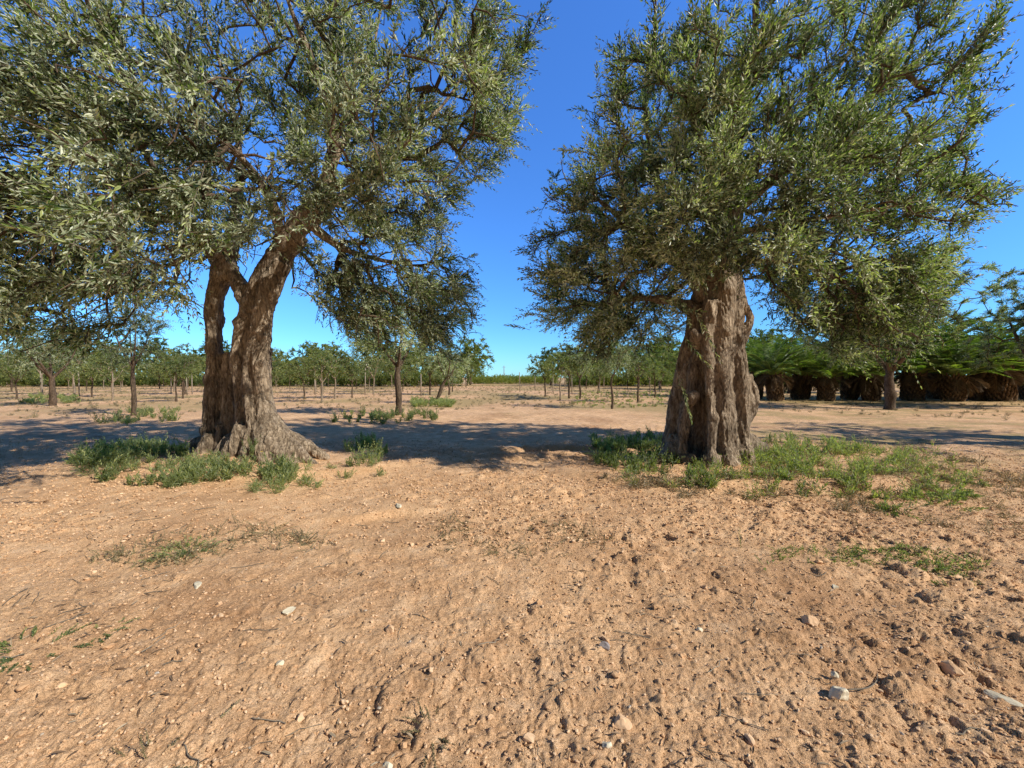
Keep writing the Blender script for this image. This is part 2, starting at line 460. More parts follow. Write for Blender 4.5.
def grow(limbs, tips, tbag, centre, min_r=.006, wiggle=.10, rscale=.0075):
    """join every twig tip to the nearest wood; returns last stretches of the branches"""
    nodes = []; par = []; cnt = []
    for pts in limbs:
        s = len(nodes)
        for i, p in enumerate(pts):
            nodes.append(p); par.append(-1); cnt.append(0)
    Nn = np.zeros((len(nodes) + len(tips) * 14, 3)); Nn[:len(nodes)] = nodes
    n = len(nodes); nlimb = n
    par = par + [0] * (len(Nn) - n)
    order = np.argsort(np.min(np.linalg.norm(tips[:, None, :] - Nn[None, :n:3], axis=2), axis=1))
    paths = []
    for oi in order:
        tip = tips[oi]
        dv = Nn[:n] - tip
        dist = np.linalg.norm(dv, axis=1)
        # prefer wood that lies nearer the heart of the crown than the tip
        pen = np.linalg.norm(Nn[:n] - centre, axis=1) - np.linalg.norm(tip - centre)
        s = int(np.argmin(dist + .6 * np.maximum(pen, -.3) + .15))
        d = dist[s]
        if d < .12: continue
        m = int(min(12, max(2, d / .16)))
        t = np.linspace(0, 1, m + 1)[1:, None]
        out = norm((Nn[s] - centre)[None])[0] * .35 + np.array((0, 0, .45))
        mid = (Nn[s] + tip) / 2 + out * d * .22 + rng.normal(0, wiggle, 3) * d
        p = (1 - t) ** 2 * Nn[s] + 2 * (1 - t) * t * mid + t ** 2 * tip
        p[:-1] += rng.normal(0, .022, (m - 0, 3))[:-1]
        idx = np.arange(n, n + m)
        Nn[n:n + m] = p
        par[n] = s
        for q in range(1, m): par[n + q] = n + q - 1
        n += m
        paths.append((s, idx))
    load = np.zeros(n)
    for s, idx in paths: load[idx[-1]] += 1
    for i in range(n - 1, nlimb - 1, -1):
        if par[i] >= nlimb: load[par[i]] += load[i]
    rad = np.maximum(min_r, rscale * np.sqrt(np.maximum(load, 1)))
    for s, idx in paths:
        pts = np.concatenate((Nn[s:s + 1], Nn[idx]))
        r = np.concatenate((rad[idx[:1]] * 1.05, rad[idx]))
        r[-1] *= .6
        tube(tbag, pts, r, 6 if r[0] > .012 else 4, cap=False)
    return [np.concatenate((Nn[s:s + 1], Nn[idx])) for s, idx in paths]

# ------------------------------------------------------------------ gnarled trunks
def gnarl(tubes, name, parent, voxel=.03, amp=.035, origin=(0, 0, 0), flute=.02):
    bag = Bag()
    for pts, r in tubes:
        p = smooth_path(np.column_stack((pts, r)), 8)
        tube(bag, p[:, :3], p[:, 3], 14)
    me = mesh_quads(name, np.concatenate(bag.V), np.concatenate(bag.Q))
    tmp = bpy.data.objects.new('tmp', me); COL.objects.link(tmp)
    md = tmp.modifiers.new('r', 'REMESH'); md.mode = 'VOXEL'; md.voxel_size = voxel; md.use_smooth_shade = True
    sm = tmp.modifiers.new('s', 'SMOOTH'); sm.factor = .5; sm.iterations = 2
    sb = tmp.modifiers.new('b', 'SUBSURF'); sb.levels = 1; sb.render_levels = 1
    dg = bpy.context.evaluated_depsgraph_get()
    out = bpy.data.meshes.new_from_object(tmp.evaluated_get(dg))
    bpy.data.objects.remove(tmp)
    n = len(out.vertices)
    co = np.empty(n * 3, np.float32); no = np.empty(n * 3, np.float32)
    out.vertices.foreach_get('co', co); out.vertices.foreach_get('normal', no)
    co = co.reshape(-1, 3).astype(float); no = no.reshape(-1, 3).astype(float)
    dis = np.empty(n)
    T = mnoise.turbulence; Nz = mnoise.noise
    for i in range(n):
        x, y, z = co[i]
        w = Nz(Vector((x * 1.5, y * 1.5, z * .8))) * .35
        mo = min(1.3, max(.15, Nz(Vector((x * 2.1 + 7, y * 2.1, z * 1.3))) * 1.6 + .6))
        a = (1 - abs(Nz(Vector((x * 6.5 + w * 6 + z * 1.5, y * 6.5 + w * 6, z * 1.6)))) * 2) * mo      # long ridges that follow the grain
        b = Nz(Vector((x * 3.2, y * 3.2, z * 2.0)))
        c = (1 - abs(Nz(Vector((x * 19 + w * 9, y * 19 + w * 9, z * 7)))) * 2) * (1.4 - mo)
        kn = max(0.0, Nz(Vector((x * 4.2 + 3, y * 4.2, z * 4.2))) - .28) * 3
        e = Nz(Vector((x * 34, y * 34, z * 20)))
        dis[i] = flute * a * 1.35 + amp * b + flute * .6 * c + .007 * e + .025 * kn
    dis -= .022
    co = co + no * dis[:, None] - np.asarray(origin)
    out.vertices.foreach_set('co', co.astype(np.float32).ravel())
    out.polygons.foreach_set('use_smooth', np.ones(len(out.polygons), bool))
    out.name = name
    out.update()
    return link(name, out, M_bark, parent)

def PP(*rows):
    return np.array([P(a, b, c) for a, b, c in rows])

def ell(centre, radii, n, inner=.45):
    u = rnd_unit(n) * (rng.uniform(inner ** 3, 1, (n, 1)) ** (1 / 3))
    return np.array(centre) + u * np.array(radii)

def big_crown(root, origin, centre, vols, poly, holes, limbs, limb_rad, shoots_per, seed_tint=.42, wind=(0, 0, 0), leaf=(.088, .0235), extra=None, drooplow=3.0, jit=14, nl=24, sunny=.4, gap=.10):
    origin = np.asarray(origin, float)
    tips = np.concatenate([ell(c, r, n, i) for c, r, n, i in vols])
    tips = np.concatenate([tips] + [p[int(len(p) * .3):][rng.integers(0, max(1, int(len(p) * .65)), nl)] + rng.normal(0, .5, (nl, 3)) + (0, -.5, 0) for p in [smooth_path(q, 6) for q in limbs]])
    tips = tips[tips[:, 2] > 1.25]
    def ok(pts, soft):
        q = proj(pts)
        q = q + rng.normal(0, soft, q.shape)
        m = in_poly(q, poly)
        for hx, hy, hr in holes:
            m &= np.hypot(q[:, 0] - hx, q[:, 1] - hy) > hr
        return m
    if poly is not None: tips = tips[ok(tips, jit * .6)]
    def shade(q):
        # wood and leaf that would stand between the low sun and the trunk
        sx, sy, sz = math.sin(SUN_AZ) * math.cos(SUN_EL), math.cos(SUN_AZ) * math.cos(SUN_EL), math.sin(SUN_EL)
        m = np.zeros(len(q), bool)
        for zz in np.arange(.3, 3.0, .4):
            r = q - np.array((origin[0], origin[1], zz)); t = r @ np.array((sx, sy, sz))
            m |= (t > .9) & (np.linalg.norm(r - t[:, None] * np.array((sx, sy, sz)), axis=1) < .6)
        return m
    tips = tips[~(shade(tips) & (rng.random(len(tips)) < sunny))]
    wood = Bag(); twig = Bag(); lf = Bag()
    for pts, rr in zip(limbs, limb_rad):
        rr = rr * np.linspace(1, .35, len(rr))
        p = smooth_path(np.column_stack((pts, rr)), 6)
        b = Bag()
        w = p[:, :3] + np.array([mnoise.noise_vector(Vector(q * 2.1)) for q in p[:, :3]]) * np.minimum(.06, p[:, 3:4] * .7)
        tube(b, w - origin, p[:, 3] * (1 + .12 * rng.normal(size=len(p))), 12)
        b.build('limb', M_bark, root)
    lp = [smooth_path(p, 6) for p in limbs]
    paths = grow(lp, tips, wood, np.array(centre))
    B = []; D = []; Ln = []
    for p in paths:
        m = len(p)
        k = shoots_per
        # clumps: some branch ends carry far more leaf than others
        k = max(2, int(k * rng.uniform(.5, 1.5)))
        f = 1 - rng.random(k) ** 1.4 * min(1, .75 / max(.3, np.linalg.norm(p[-1] - p[0])))
        f = np.clip(f, 0, 1) * (m - 1)
        i = np.minimum(f.astype(int), m - 2)
        pos = p[i] + (p[i + 1] - p[i]) * (f - i)[:, None]
        pd = norm(p[i + 1] - p[i])
        outw = norm(pos - np.array(centre))
        d = pd * .55 + outw * .45 + rnd_unit(k) * .75 + np.array((0, 0, .15)) + np.array(wind)
        B.append(pos); D.append(d); Ln.append(rng.uniform(.22, .55, k))
    B = np.concatenate(B); D = norm(np.concatenate(D)); Ln = np.concatenate(Ln)
    m = ~(shade(B + D * Ln[:, None] * .6) & (rng.random(len(B)) < sunny)); B, D, Ln = B[m], D[m], Ln[m]
    m = np.array([mnoise.noise(Vector(q * 1.15 + np.array((31.0, 0, 0)))) for q in B]) > -gap; B, D, Ln = B[m], D[m], Ln[m]
    if poly is not None:
        m = ok(B + D * Ln[:, None], jit * .8)
        B, D, Ln = B[m], D[m], Ln[m]
    # colour varies in broad clumps
    tc = np.array([mnoise.noise(Vector(q * 1.3)) for q in B]) * .55 + seed_tint + rng.normal(0, .1, len(B))
    droop = np.clip((drooplow - B[:, 2]) * .22, .05, .55) + rng.uniform(0, .15, len(B))
    shoots(lf, twig, B - origin, D, Ln, 8, leaf[0], leaf[1], droop, 48, .0032, .06, tc)
    if extra is not None:
        eb, ed, el_, dr = extra
        shoots(lf, twig, eb - origin, ed, el_, 18, leaf[0], leaf[1], dr, 40, .005, .2, np.full(len(eb), .6))
    for V in wood.V: V -= origin.astype(np.float32)
    wood.build('branches', M_bark_s, root)
    twig.build('twigs', M_twig, root)
    lf.build('crown', M_leaf, root, smooth=False)
    print('leaves', sum(len(v) for v in lf.V) // 6, 'paths', len(paths), 'shoots', len(B))

# --- left olive --------------------------------------------------------------
o3 = np.array((TL[0], TL[1], 0.0))
left = empty('olive_tree', o3)
tag(left, 'old olive tree on the left, its hollow trunk split into two stems', 'tree', 'ancient olive trees')
tb = []
TS = .91
def T(rows, px_r):
    d = np.array([r[2] for r in rows]); tb.append((PP(*rows), np.array(px_r) / F * d * TS))
# main stem: strands that twist up from the root flare
T([(262, 470, 7.3), (257, 430, 7.35), (254, 390, 7.4), (254, 350, 7.4), (256, 315, 7.4), (264, 285, 7.4), (279, 258, 7.35), (296, 232, 7.3)], [30, 22, 18, 16, 15, 14.5, 14, 13])
T([(280, 462, 7.15), (270, 430, 7.1), (262, 400, 7.1), (260, 360, 7.1), (262, 322, 7.15), (269, 290, 7.2), (283, 262, 7.2)], [15, 12, 10, 9, 10, 11, 9])
T([(242, 468, 7.05), (243, 440, 7.1), (243, 405, 7.15), (240, 365, 7.2), (241, 335, 7.25), (249, 308, 7.3), (252, 285, 7.4)], [11, 9, 8, 9, 9, 9, 7])
T([(256, 462, 6.9), (254, 432, 6.95), (250, 400, 7.0), (248, 372, 7.05), (252, 345, 7.05), (262, 318, 7.1)], [9, 8, 6.5, 6, 5, 4])
T([(270, 455, 6.9), (264, 425, 6.95), (260, 395, 7.0), (262, 365, 7.0), (266, 335, 7.05)], [9, 7, 5, 4.5, 4])
# left stem
T([(210, 462, 7.5), (210, 430, 7.55), (213, 395, 7.6), (215, 360, 7.6), (214, 325, 7.6), (216, 295, 7.55), (223, 270, 7.5), (226, 250, 7.5)], [13, 9, 8, 8, 8.5, 9.5, 12, 9])
T([(221, 458, 7.8), (222, 425, 7.85), (224, 395, 7.8), (223, 365, 7.75), (220, 345, 7.7)], [12, 8, 6, 4, 3])
T([(231, 268, 7.5), (238, 282, 7.45), (244, 297, 7.4), (250, 312, 7.35)], [9, 7.5, 8, 8])
T([(224, 272, 7.5), (212, 252, 7.45), (197, 238, 7.3), (182, 226, 7.1)], [9, 7, 6, 5])
T([(231, 465, 7.55), (231, 430, 7.6), (230, 400, 7.6), (229, 372, 7.6), (228, 352, 7.58)], [14, 11, 9, 8, 5])
T([(223, 468, 7.3), (222, 445, 7.4), (221, 425, 7.45)], [10, 8, 4])
# roots
for rows, r in (([(268, 415, 7.1), (283, 438, 6.98), (303, 456, 6.88), (322, 470, 6.8)], [9, 9, 7, 3]),
                ([(262, 420, 7.0), (274, 445, 6.85), (288, 463, 6.72), (308, 476, 6.6)], [8, 9, 8, 3]),
                ([(256, 425, 6.95), (262, 452, 6.75), (268, 470, 6.6), (276, 484, 6.5)], [7, 8, 7, 3]),
                ([(248, 428, 6.95), (246, 452, 6.8), (240, 470, 6.65), (236, 482, 6.55)], [6, 7, 6, 3]),
                ([(243, 425, 7.0), (233, 450, 6.9), (220, 466, 6.8), (203, 474, 6.75)], [8, 9, 7, 3]),
                ([(212, 435, 7.45), (204, 450, 7.3), (192, 460, 7.2)], [9, 8, 4]),
                ([(272, 425, 7.25), (292, 440, 7.25), (316, 452, 7.2), (328, 459, 7.2)], [9, 9, 7, 3]),
                ([(240, 440, 7.3), (225, 452, 7.15), (212, 462, 7.05)], [12, 11, 6]),
                ([(248, 440, 7.6), (256, 446, 7.9), (262, 448, 8.2)], [14, 12, 8]),
                ([(215, 440, 7.8), (205, 442, 8.0), (195, 445, 8.2)], [10, 9, 6])):
    T(rows, r)
gnarl(tb, 'trunk', left, .024, .03, o3, .022)

Llimbs = [PP((290, 240, 7.3), (306, 215, 7.2), (322, 188, 7.0), (333, 150, 6.8), (328, 105, 6.6), (312, 60, 6.4), (295, 20, 6.2), (280, -20, 6.0)),
          PP((300, 232, 7.3), (330, 205, 7.4), (372, 175, 7.6), (420, 130, 7.8), (460, 80, 7.9), (480, 20, 7.8)),
          PP((330, 170, 6.9), (355, 110, 7.4), (375, 40, 7.8), (390, -50, 8.0)),
          PP((224, 262, 7.5), (205, 236, 7.3), (182, 216, 7.0), (160, 180, 6.4), (130, 130, 5.8), (90, 90, 5.3), (40, 60, 5.0)),
          PP((226, 258, 7.5), (236, 210, 7.8), (240, 150, 8.2), (225, 80, 8.5), (200, 0, 8.5)),
          PP((185, 220, 7.05), (140, 215, 6.6), (90, 205, 6.0), (40, 190, 5.4), (-20, 190, 5.0)),
          PP((305, 220, 7.25), (345, 250, 7.6), (390, 262, 8.2), (430, 268, 8.8)),
          PP((285, 250, 7.3), (270, 200, 6.6), (235, 150, 5.7), (190, 110, 5.0)),
          PP((320, 190, 7.0), (350, 180, 6.2), (385, 165, 5.5), (410, 140, 5.0))]
Lrad = [np.linspace(.21, .05, 8), np.linspace(.13, .03, 6), np.linspace(.08, .03, 4), np.linspace(.16, .04, 7), np.linspace(.14, .04, 5),
        np.linspace(.09, .03, 5), np.linspace(.10, .035, 4), np.linspace(.12, .04, 4), np.linspace(.09, .03, 4)]
Lpoly = [(-330, -260), (560, -260), (552, -60), (550, 10), (548, 62), (524, 108), (532, 148), (496, 188), (458, 212), (448, 248), (474, 275),
         (470, 318), (484, 368), (452, 362), (420, 345), (380, 350), (345, 330), (312, 318), (300, 290), (288, 262), (262, 255), (246, 276),
         (232, 250), (208, 262), (200, 320), (172, 330), (140, 300), (118, 335), (60, 352), (-30, 350), (-330, 340)]
Lholes = [(75, 10, 13), (218, 10, 12), (245, 24, 13), (266, 160, 13), (8, 76, 13), (14, 146, 12), (52, 152, 10), (258, 108, 12), (80, 115, 9),
          (262, 258, 10), (200, 14, 8), (190, 285, 14), (170, 262, 8), (330, 60, 7), (400, 215, 7), (310, 300, 9)]
Lvols = [((-4.4, 7.3, 5.6), (4.9, 3.6, 4.2), 620, .35), ((-5.2, 4.6, 3.7), (2.6, 1.5, 1.6), 170, .2), ((-1.6, 8.2, 3.6), (1.3, 1.5, 1.9), 70, .1),
         ((-2.6, 7.6, 2.6), (1.5, 1.3, 1.0), 50, .1), ((-8.2, 7.2, 3.4), (2.4, 2.2, 1.6), 90, .1), ((-1.3, 6.6, 6.2), (1.6, 1.8, 1.8), 60, .1),
         ((-3.3, 8.0, 3.0), (.8, .8, .8), 40, .1), ((-.5, 7.0, 7.0), (1.0, 1.5, 1.9), 80, .1), ((-1.5, 9.0, 3.1), (1.1, 1.0, 1.3), 120, .1), ((-7.4, 6.0, 2.7), (2.4, 1.2, .9), 150, .1)]
exL = PP((205, 165, 4.0), (150, 170, 3.4), (120, 215, 3.2), (90, 250, 3.0), (140, 190, 3.0), (30, 260, 3.0), (60, 290, 3.2), (170, 60, 4.2))
exLd = np.array([(-.2, -.1, -1), (-.8, -.1, -.5), (-.9, -.1, .15), (-.8, 0, .3), (.8, 0, .1), (.6, 0, .6), (.9, 0, .5), (-.4, 0, .8)], float)
big_crown(left, o3, (-4.6, 7.4, 4.6), Lvols, Lpoly, Lholes, Llimbs, Lrad, 17, .52, (0, 0, .1), extra=(exL, exLd, np.full(8, .75), np.full(8, .1)), drooplow=2.8, nl=60, gap=.09)

TS = .97
# --- right olive -------------------------------------------------------------
o3 = np.array((TR[0], TR[1], 0.0))
right = empty('olive_tree', o3)
tag(right, 'old olive tree on the right with one massive fluted trunk and a burl', 'tree', 'ancient olive trees')
tb = []
T([(722, 475, 7.1), (721, 440, 7.1), (720, 400, 7.1), (719, 360, 7.1), (720, 320, 7.1), (721, 285, 7.1), (723, 250, 7.1), (726, 215, 7.1)], [22, 19, 17, 17, 18, 18, 16, 14])
T([(726, 478, 6.78), (725, 450, 6.8), (723, 410, 6.8), (720, 365, 6.8), (722, 320, 6.85), (724, 280, 6.92), (722, 245, 7.0)], [11, 9, 8.5, 9, 11, 12, 10])
T([(745, 470, 6.95), (742, 440, 6.95), (742, 400, 6.95), (738, 360, 6.95), (734, 325, 6.95), (735, 300, 7.0)], [9, 8, 8, 9, 8, 8])
T([(712, 480, 6.6), (711, 455, 6.65), (712, 420, 6.7), (709, 380, 6.74), (708, 340, 6.8), (712, 300, 6.85)], [8, 5.5, 5, 5.5, 6, 7])
T([(737, 478, 6.7), (735, 450, 6.73), (731, 415, 6.75), (728, 380, 6.75), (732, 345, 6.8)], [7, 5, 4.5, 4.5, 4])
# left shaded lobe, set back behind the main column
T([(686, 470, 7.45), (684, 440, 7.45), (685, 405, 7.45), (689, 370, 7.45), (694, 340, 7.42), (700, 310, 7.4), (708, 285, 7.35)], [14, 12, 11, 10, 11, 12, 10])
T([(684, 476, 7.0), (682, 450, 7.05), (684, 425, 7.1), (690, 395, 7.15), (695, 365, 7.2), (701, 335, 7.2)], [8, 6.5, 7, 6, 6, 6])
T([(694, 470, 7.15), (695, 450, 7.2), (696, 425, 7.25), (699, 395, 7.25), (701, 365, 7.25)], [5, 5, 5, 6, 6])
T([(672, 462, 7.5), (672, 435, 7.5), (676, 400, 7.5), (682, 365, 7.5), (690, 335, 7.45)], [12, 8, 7, 7, 6])
T([(688, 408, 6.95), (692, 398, 6.85), (697, 392, 6.85)], [4, 6, 4])
T([(700, 350, 7.1), (697, 338, 6.9), (692, 330, 6.85)], [6, 5, 3])
# burl and looping stem on the right
T([(744, 425, 7.0), (748, 408, 7.0), (751, 392, 7.0), (746, 375, 7.0)], [6, 9, 8, 6])
T([(738, 350, 6.95), (746, 332, 6.9), (751, 318, 6.9), (745, 305, 6.9), (740, 288, 6.95), (738, 268, 7.0)], [6, 5, 4.2, 4, 4, 4])
for rows, r in (([(680, 440, 7.25), (667, 455, 7.15), (654, 466, 7.05)], [11, 8, 4]),
                ([(712, 455, 6.75), (712, 470, 6.6), (712, 482, 6.5)], [9, 8, 4]),
                ([(742, 450, 6.9), (750, 465, 6.8), (760, 474, 6.75)], [9, 7, 3]),
                ([(728, 452, 6.75), (732, 470, 6.62), (738, 482, 6.5)], [9, 8, 4]),
                ([(690, 455, 7.0), (688, 468, 6.85), (681, 478, 6.75)], [7, 6, 3]),
                ([(712, 440, 7.5), (715, 445, 7.9), (720, 445, 8.2)], [20, 15, 8]),
                ([(735, 440, 7.3), (750, 445, 7.6), (765, 448, 7.8)], [14, 10, 5])):
    T(rows, r)
gnarl(tb, 'trunk', right, .024, .042, o3, .017)
Rlimbs = [PP((722, 240, 7.1), (724, 200, 7.1), (732, 150, 7.0), (745, 90, 6.9), (755, 30, 6.9), (760, -50, 6.9)),
          PP((705, 300, 7.2), (690, 270, 7.4), (672, 225, 7.6), (655, 170, 7.8), (645, 110, 7.9), (650, 40, 7.9)),
          PP((700, 310, 7.2), (670, 300, 7.5), (635, 298, 7.9), (600, 305, 8.3), (560, 300, 8.6)),
          PP((726, 215, 7.1), (770, 180, 7.0), (820, 140, 6.9), (870, 95, 6.8), (920, 60, 6.8)),
          PP((724, 235, 7.1), (780, 225, 6.9), (840, 215, 6.7), (900, 205, 6.5), (950, 195, 6.4)),
          PP((722, 225, 7.0), (710, 170, 6.4), (690, 110, 5.9), (700, 50, 5.6)),
          PP((735, 190, 7.0), (790, 130, 7.8), (850, 50, 8.6), (880, -40, 9.0)),
          PP((690, 270, 7.4), (640, 235, 7.2), (600, 200, 7.0), (580, 180, 6.9)),
          PP((740, 260, 7.1), (790, 262, 7.4), (840, 270, 7.8), (880, 290, 8.0))]
Rrad = [np.linspace(.24, .06, 6), np.linspace(.17, .05, 6), np.linspace(.13, .04, 5), np.linspace(.15, .04, 5), np.linspace(.08, .015, 5),
        np.linspace(.13, .04, 4), np.linspace(.12, .04, 4), np.linspace(.1, .03, 4), np.linspace(.06, .02, 4)]
Rpoly = [(650, -260), (990, -260), (1012, -60), (1012, 0), (1004, 40), (988, 82), (1000, 108), (965, 148), (985, 172), (1018, 186), (992, 214),
         (962, 240), (948, 268), (968, 285), (935, 312), (950, 345), (900, 368), (860, 372), (822, 345), (800, 322), (778, 330), (765, 300), (752, 272),
         (742, 262), (736, 285), (722, 275), (706, 285), (700, 325), (686, 336), (650, 352), (600, 364), (556, 352), (522, 345), (512, 310), (532, 275),
         (515, 236), (560, 222), (550, 182), (574, 142), (590, 92), (612, 42), (628, 0), (640, -60)]
Rholes = [(925, 195, 12), (905, 235, 9), (870, 175, 8), (765, 215, 10), (640, 40, 6), (930, 110, 8), (640, 320, 7), (855, 240, 7), (940, 225, 10), (680, 250, 6)]
Rvols = [((4.4, 7.5, 5.3), (4.5, 2.7, 4.3), 660, .3), ((6.7, 8.0, 3.1), (2.4, 1.3, 1.6), 150, .1), ((2.0, 7.9, 3.1), (1.9, 1.8, 1.4), 150, .1),
         ((8.0, 7.2, 4.8), (1.8, 1.6, 2.2), 110, .1), ((3.6, 6.1, 4.6), (1.6, 1.1, 1.8), 70, .1), ((1.5, 7.4, 5.2), (1.2, 1.6, 1.9), 70, .1),
         ((7.4, 8.2, 3.1), (2.0, 1.0, 1.7), 150, .1), ((6.6, 6.4, 4.4), (2.0, .9, 1.0), 90, .1), ((3.3, 5.5, 3.7), (1.5, .8, .8), 70, .1)]
exR = PP((868, 285, 6.0), (880, 300, 6.0), (690, 300, 6.3), (680, 330, 6.4), (676, 370, 6.5), (935, 290, 5.8), (955, 215, 6.0), (548, 300, 7.5), (545, 265, 7.5), (700, 225, 5.6), (530, 330, 8.0))
exRd = np.array([(.35, -.2, -1), (.45, -.1, -.9), (.25, -.3, -.8), (.4, -.2, -.8), (.2, -.3, -.8), (.9, 0, .28), (.95, 0, .15), (-.9, 0, .5), (-.8, 0, .65), (-.2, -.3, -.8), (-.9, 0, .3)], float)
exRl = np.array([1.5, 1.1, 1.0, .7, .8, .8, .8, .5, .6, 1.0, .5])
big_crown(right, o3, (4.0, 7.3, 4.2), Rvols, Rpoly, Rholes, Rlimbs, Rrad, 18, .50, (0, 0, .35), extra=(exR, exRd, exRl, np.full(11, .08)), drooplow=2.6, jit=16, sunny=.6, gap=.26)

# ------------------------------------------------------------------ smaller trees
def make_tree(name, h, bare, rx, n_tips, spt, leaf, trunk_r, lean=(0, 0), mleaf=M_leaf, mbark=M_bark_s, kleaf=8, tint=.5, shl=(.3, .6), skirt=0.0, forked=False):
    root = empty(name)
    lean = np.array((lean[0], lean[1], 0.0))
    top = np.array((0, 0, bare)) + lean
    tr = Bag()
    pts = smooth_path([(0, 0, -.1), lean * .35 + np.array((.03, 0, bare * .35)), lean * .7 + np.array((-.03, .02, bare * .75)), top], 5)
    tube(tr, pts, np.linspace(trunk_r * 1.25, trunk_r * .8, len(pts)) * (1 + .08 * rng.normal(size=len(pts))), 10)
    o = tr.build('trunk', mbark, root)
    cz = (h + bare) / 2
    centre = np.array((lean[0], lean[1], bare + .25 * (h - bare)))
    limbs = []
    wood = Bag()
    for i in range(4):
        a = i * 1.57 + rng.uniform(0, 1)
        e = np.array((math.cos(a) * rx * .45, math.sin(a) * rx * .45, (h - bare) * .55)) + top
        l = smooth_path([top + (0, 0, -.1), top * .55 + e * .45 + np.array((math.cos(a), math.sin(a), 0)) * .08 * rx, e], 4)
        tube(wood, l, np.linspace(trunk_r * .6, trunk_r * .2, len(l)), 6, cap=False)
        limbs.append(l)
    tips = np.concatenate([ell(rnd_unit(1)[0] * np.array((rx * .45, rx * .45, (h - bare) * .24)) + np.array((lean[0], lean[1], cz)),
                               (rx * .6, rx * .6, (h - bare) * .33), max(3, n_tips // 9), .2) for _ in range(9)])
    tips = tips[tips[:, 2] > bare * .8 - skirt]
    paths = grow(limbs, tips, wood, centre, .006, .1, .006 * max(1, leaf / .08))
    wood.build('branches', mbark, root)
    ends = np.array([p[-1] for p in paths]); dd = norm(np.array([p[-1] - p[0] for p in paths]))
    B = np.repeat(ends, spt, 0); D = np.repeat(dd, spt, 0) * .4 + norm(B - centre) * .5 + rnd_unit(len(B)) * .8
    Ln = rng.uniform(shl[0], shl[1], len(B))
    B = B - D * Ln[:, None] * .3
    tc = tint + np.repeat(rng.normal(0, .14, len(ends)), spt)
    lf = Bag()
    shoots(lf, None, B, D, Ln, kleaf, leaf, leaf * .27 if leaf < .13 else leaf * .45, rng.uniform(.1, .35, len(B)), 45, .004, .08, tc)
    lf.build('crown', mleaf, root, smooth=False)
    return root

def copy_tree(src, loc, rz, sc=1.0):
    c = src.copy(); COL.objects.link(c)
    c.location = loc; c.rotation_euler = (0, 0, rz); c.scale = (sc, sc, sc)
    for ch in src.children:
        k = ch.copy(); COL.objects.link(k); k.parent = c
    return c

def place(root, x, y, rz=0.0, sc=1.0):
    root.location = (x, y, float(ground_low(np.array([x]), np.array([y]))[0]) - .03)
    root.rotation_euler = (0, 0, rz); root.scale = (sc, sc, sc)
    return root

def at(px, d):
    return (px - 512) / F * d, d

# off to the right, only its shadow and a few sprays reach the picture
gR = make_tree('olive_tree', 6.0, 1.9, 3.0, 330, 9, .085, .4, mbark=M_bark)
place(gR, 15.2, 8.0)
tag(gR, 'olive tree just beyond the right edge, known by the long shadow it throws', 'tree')
# medium olives
t = make_tree('olive_tree', 4.9, 2.0, 2.1, 220, 9, .09, .11, mbark=M_bark_s, tint=.75)
place(t, *at(398, 15.8)); tag(t, 'dark trunked olive tree standing right of the split trunk in its own shade', 'tree')
t = make_tree('olive_tree', 7.3, 1.9, 3.7, 460, 13, .11, .19, mbark=M_bark_s, skirt=.6)
place(t, *at(890, 19.0)); tag(t, 'bushy olive tree with a short dark trunk in front of the palms', 'tree')
t = make_tree('olive_tree', 6.9, 1.2, 3.4, 480, 13, .115, .25, mbark=M_bark_s, skirt=.5)
place(t, *at(1058, 19.5)); tag(t, 'olive tree cut by the right edge of the picture in front of palms', 'tree')
t = make_tree('young_olive_tree', 4.6, 2.0, 1.15, 120, 8, .08, .07, mbark=M_bark_s, tint=.3)
place(t, *at(133, 15.5)); tag(t, 'young olive tree with a thin straight trunk and small dark round crown', 'tree')
t = make_tree('young_olive_tree', 4.6, 1.6, 2.1, 190, 8, .09, .13, mbark=M_bark_s, tint=.5)
place(t, *at(52, 21.5)); tag(t, 'young olive tree in a patch of grass near the left edge', 'tree')
t = make_tree('young_olive_tree', 3.9, 1.5, 1.5, 110, 7, .09, .09, lean=(.75, 0), mbark=M_bark_s, tint=.75)
place(t, *at(434, 23)); tag(t, 'pale young olive tree with a trunk leaning to the right', 'tree')
t = make_tree('young_olive_tree', 3.8, 1.6, 1.3, 110, 7, .08, .05, mbark=M_bark_s, tint=.55)
place(t, *at(612, 19)); tag(t, 'slender young olive tree just left of the fluted trunk', 'tree')
t = make_tree('young_olive_tree', 3.9, 1.5, 1.3, 80, 7, .1, .055, mbark=M_bark_s, tint=.6)
place(t, *at(580, 27)); tag(t, 'young olive tree with a thin stem right of the gap of sky', 'tree')
t = make_tree('young_olive_tree', 3.9, 1.4, 1.5, 80, 7, .1, .07, mbark=M_bark_s, tint=.7)
place(t, *at(449, 33)); tag(t, 'upright young olive tree right behind the leaning one', 'tree')

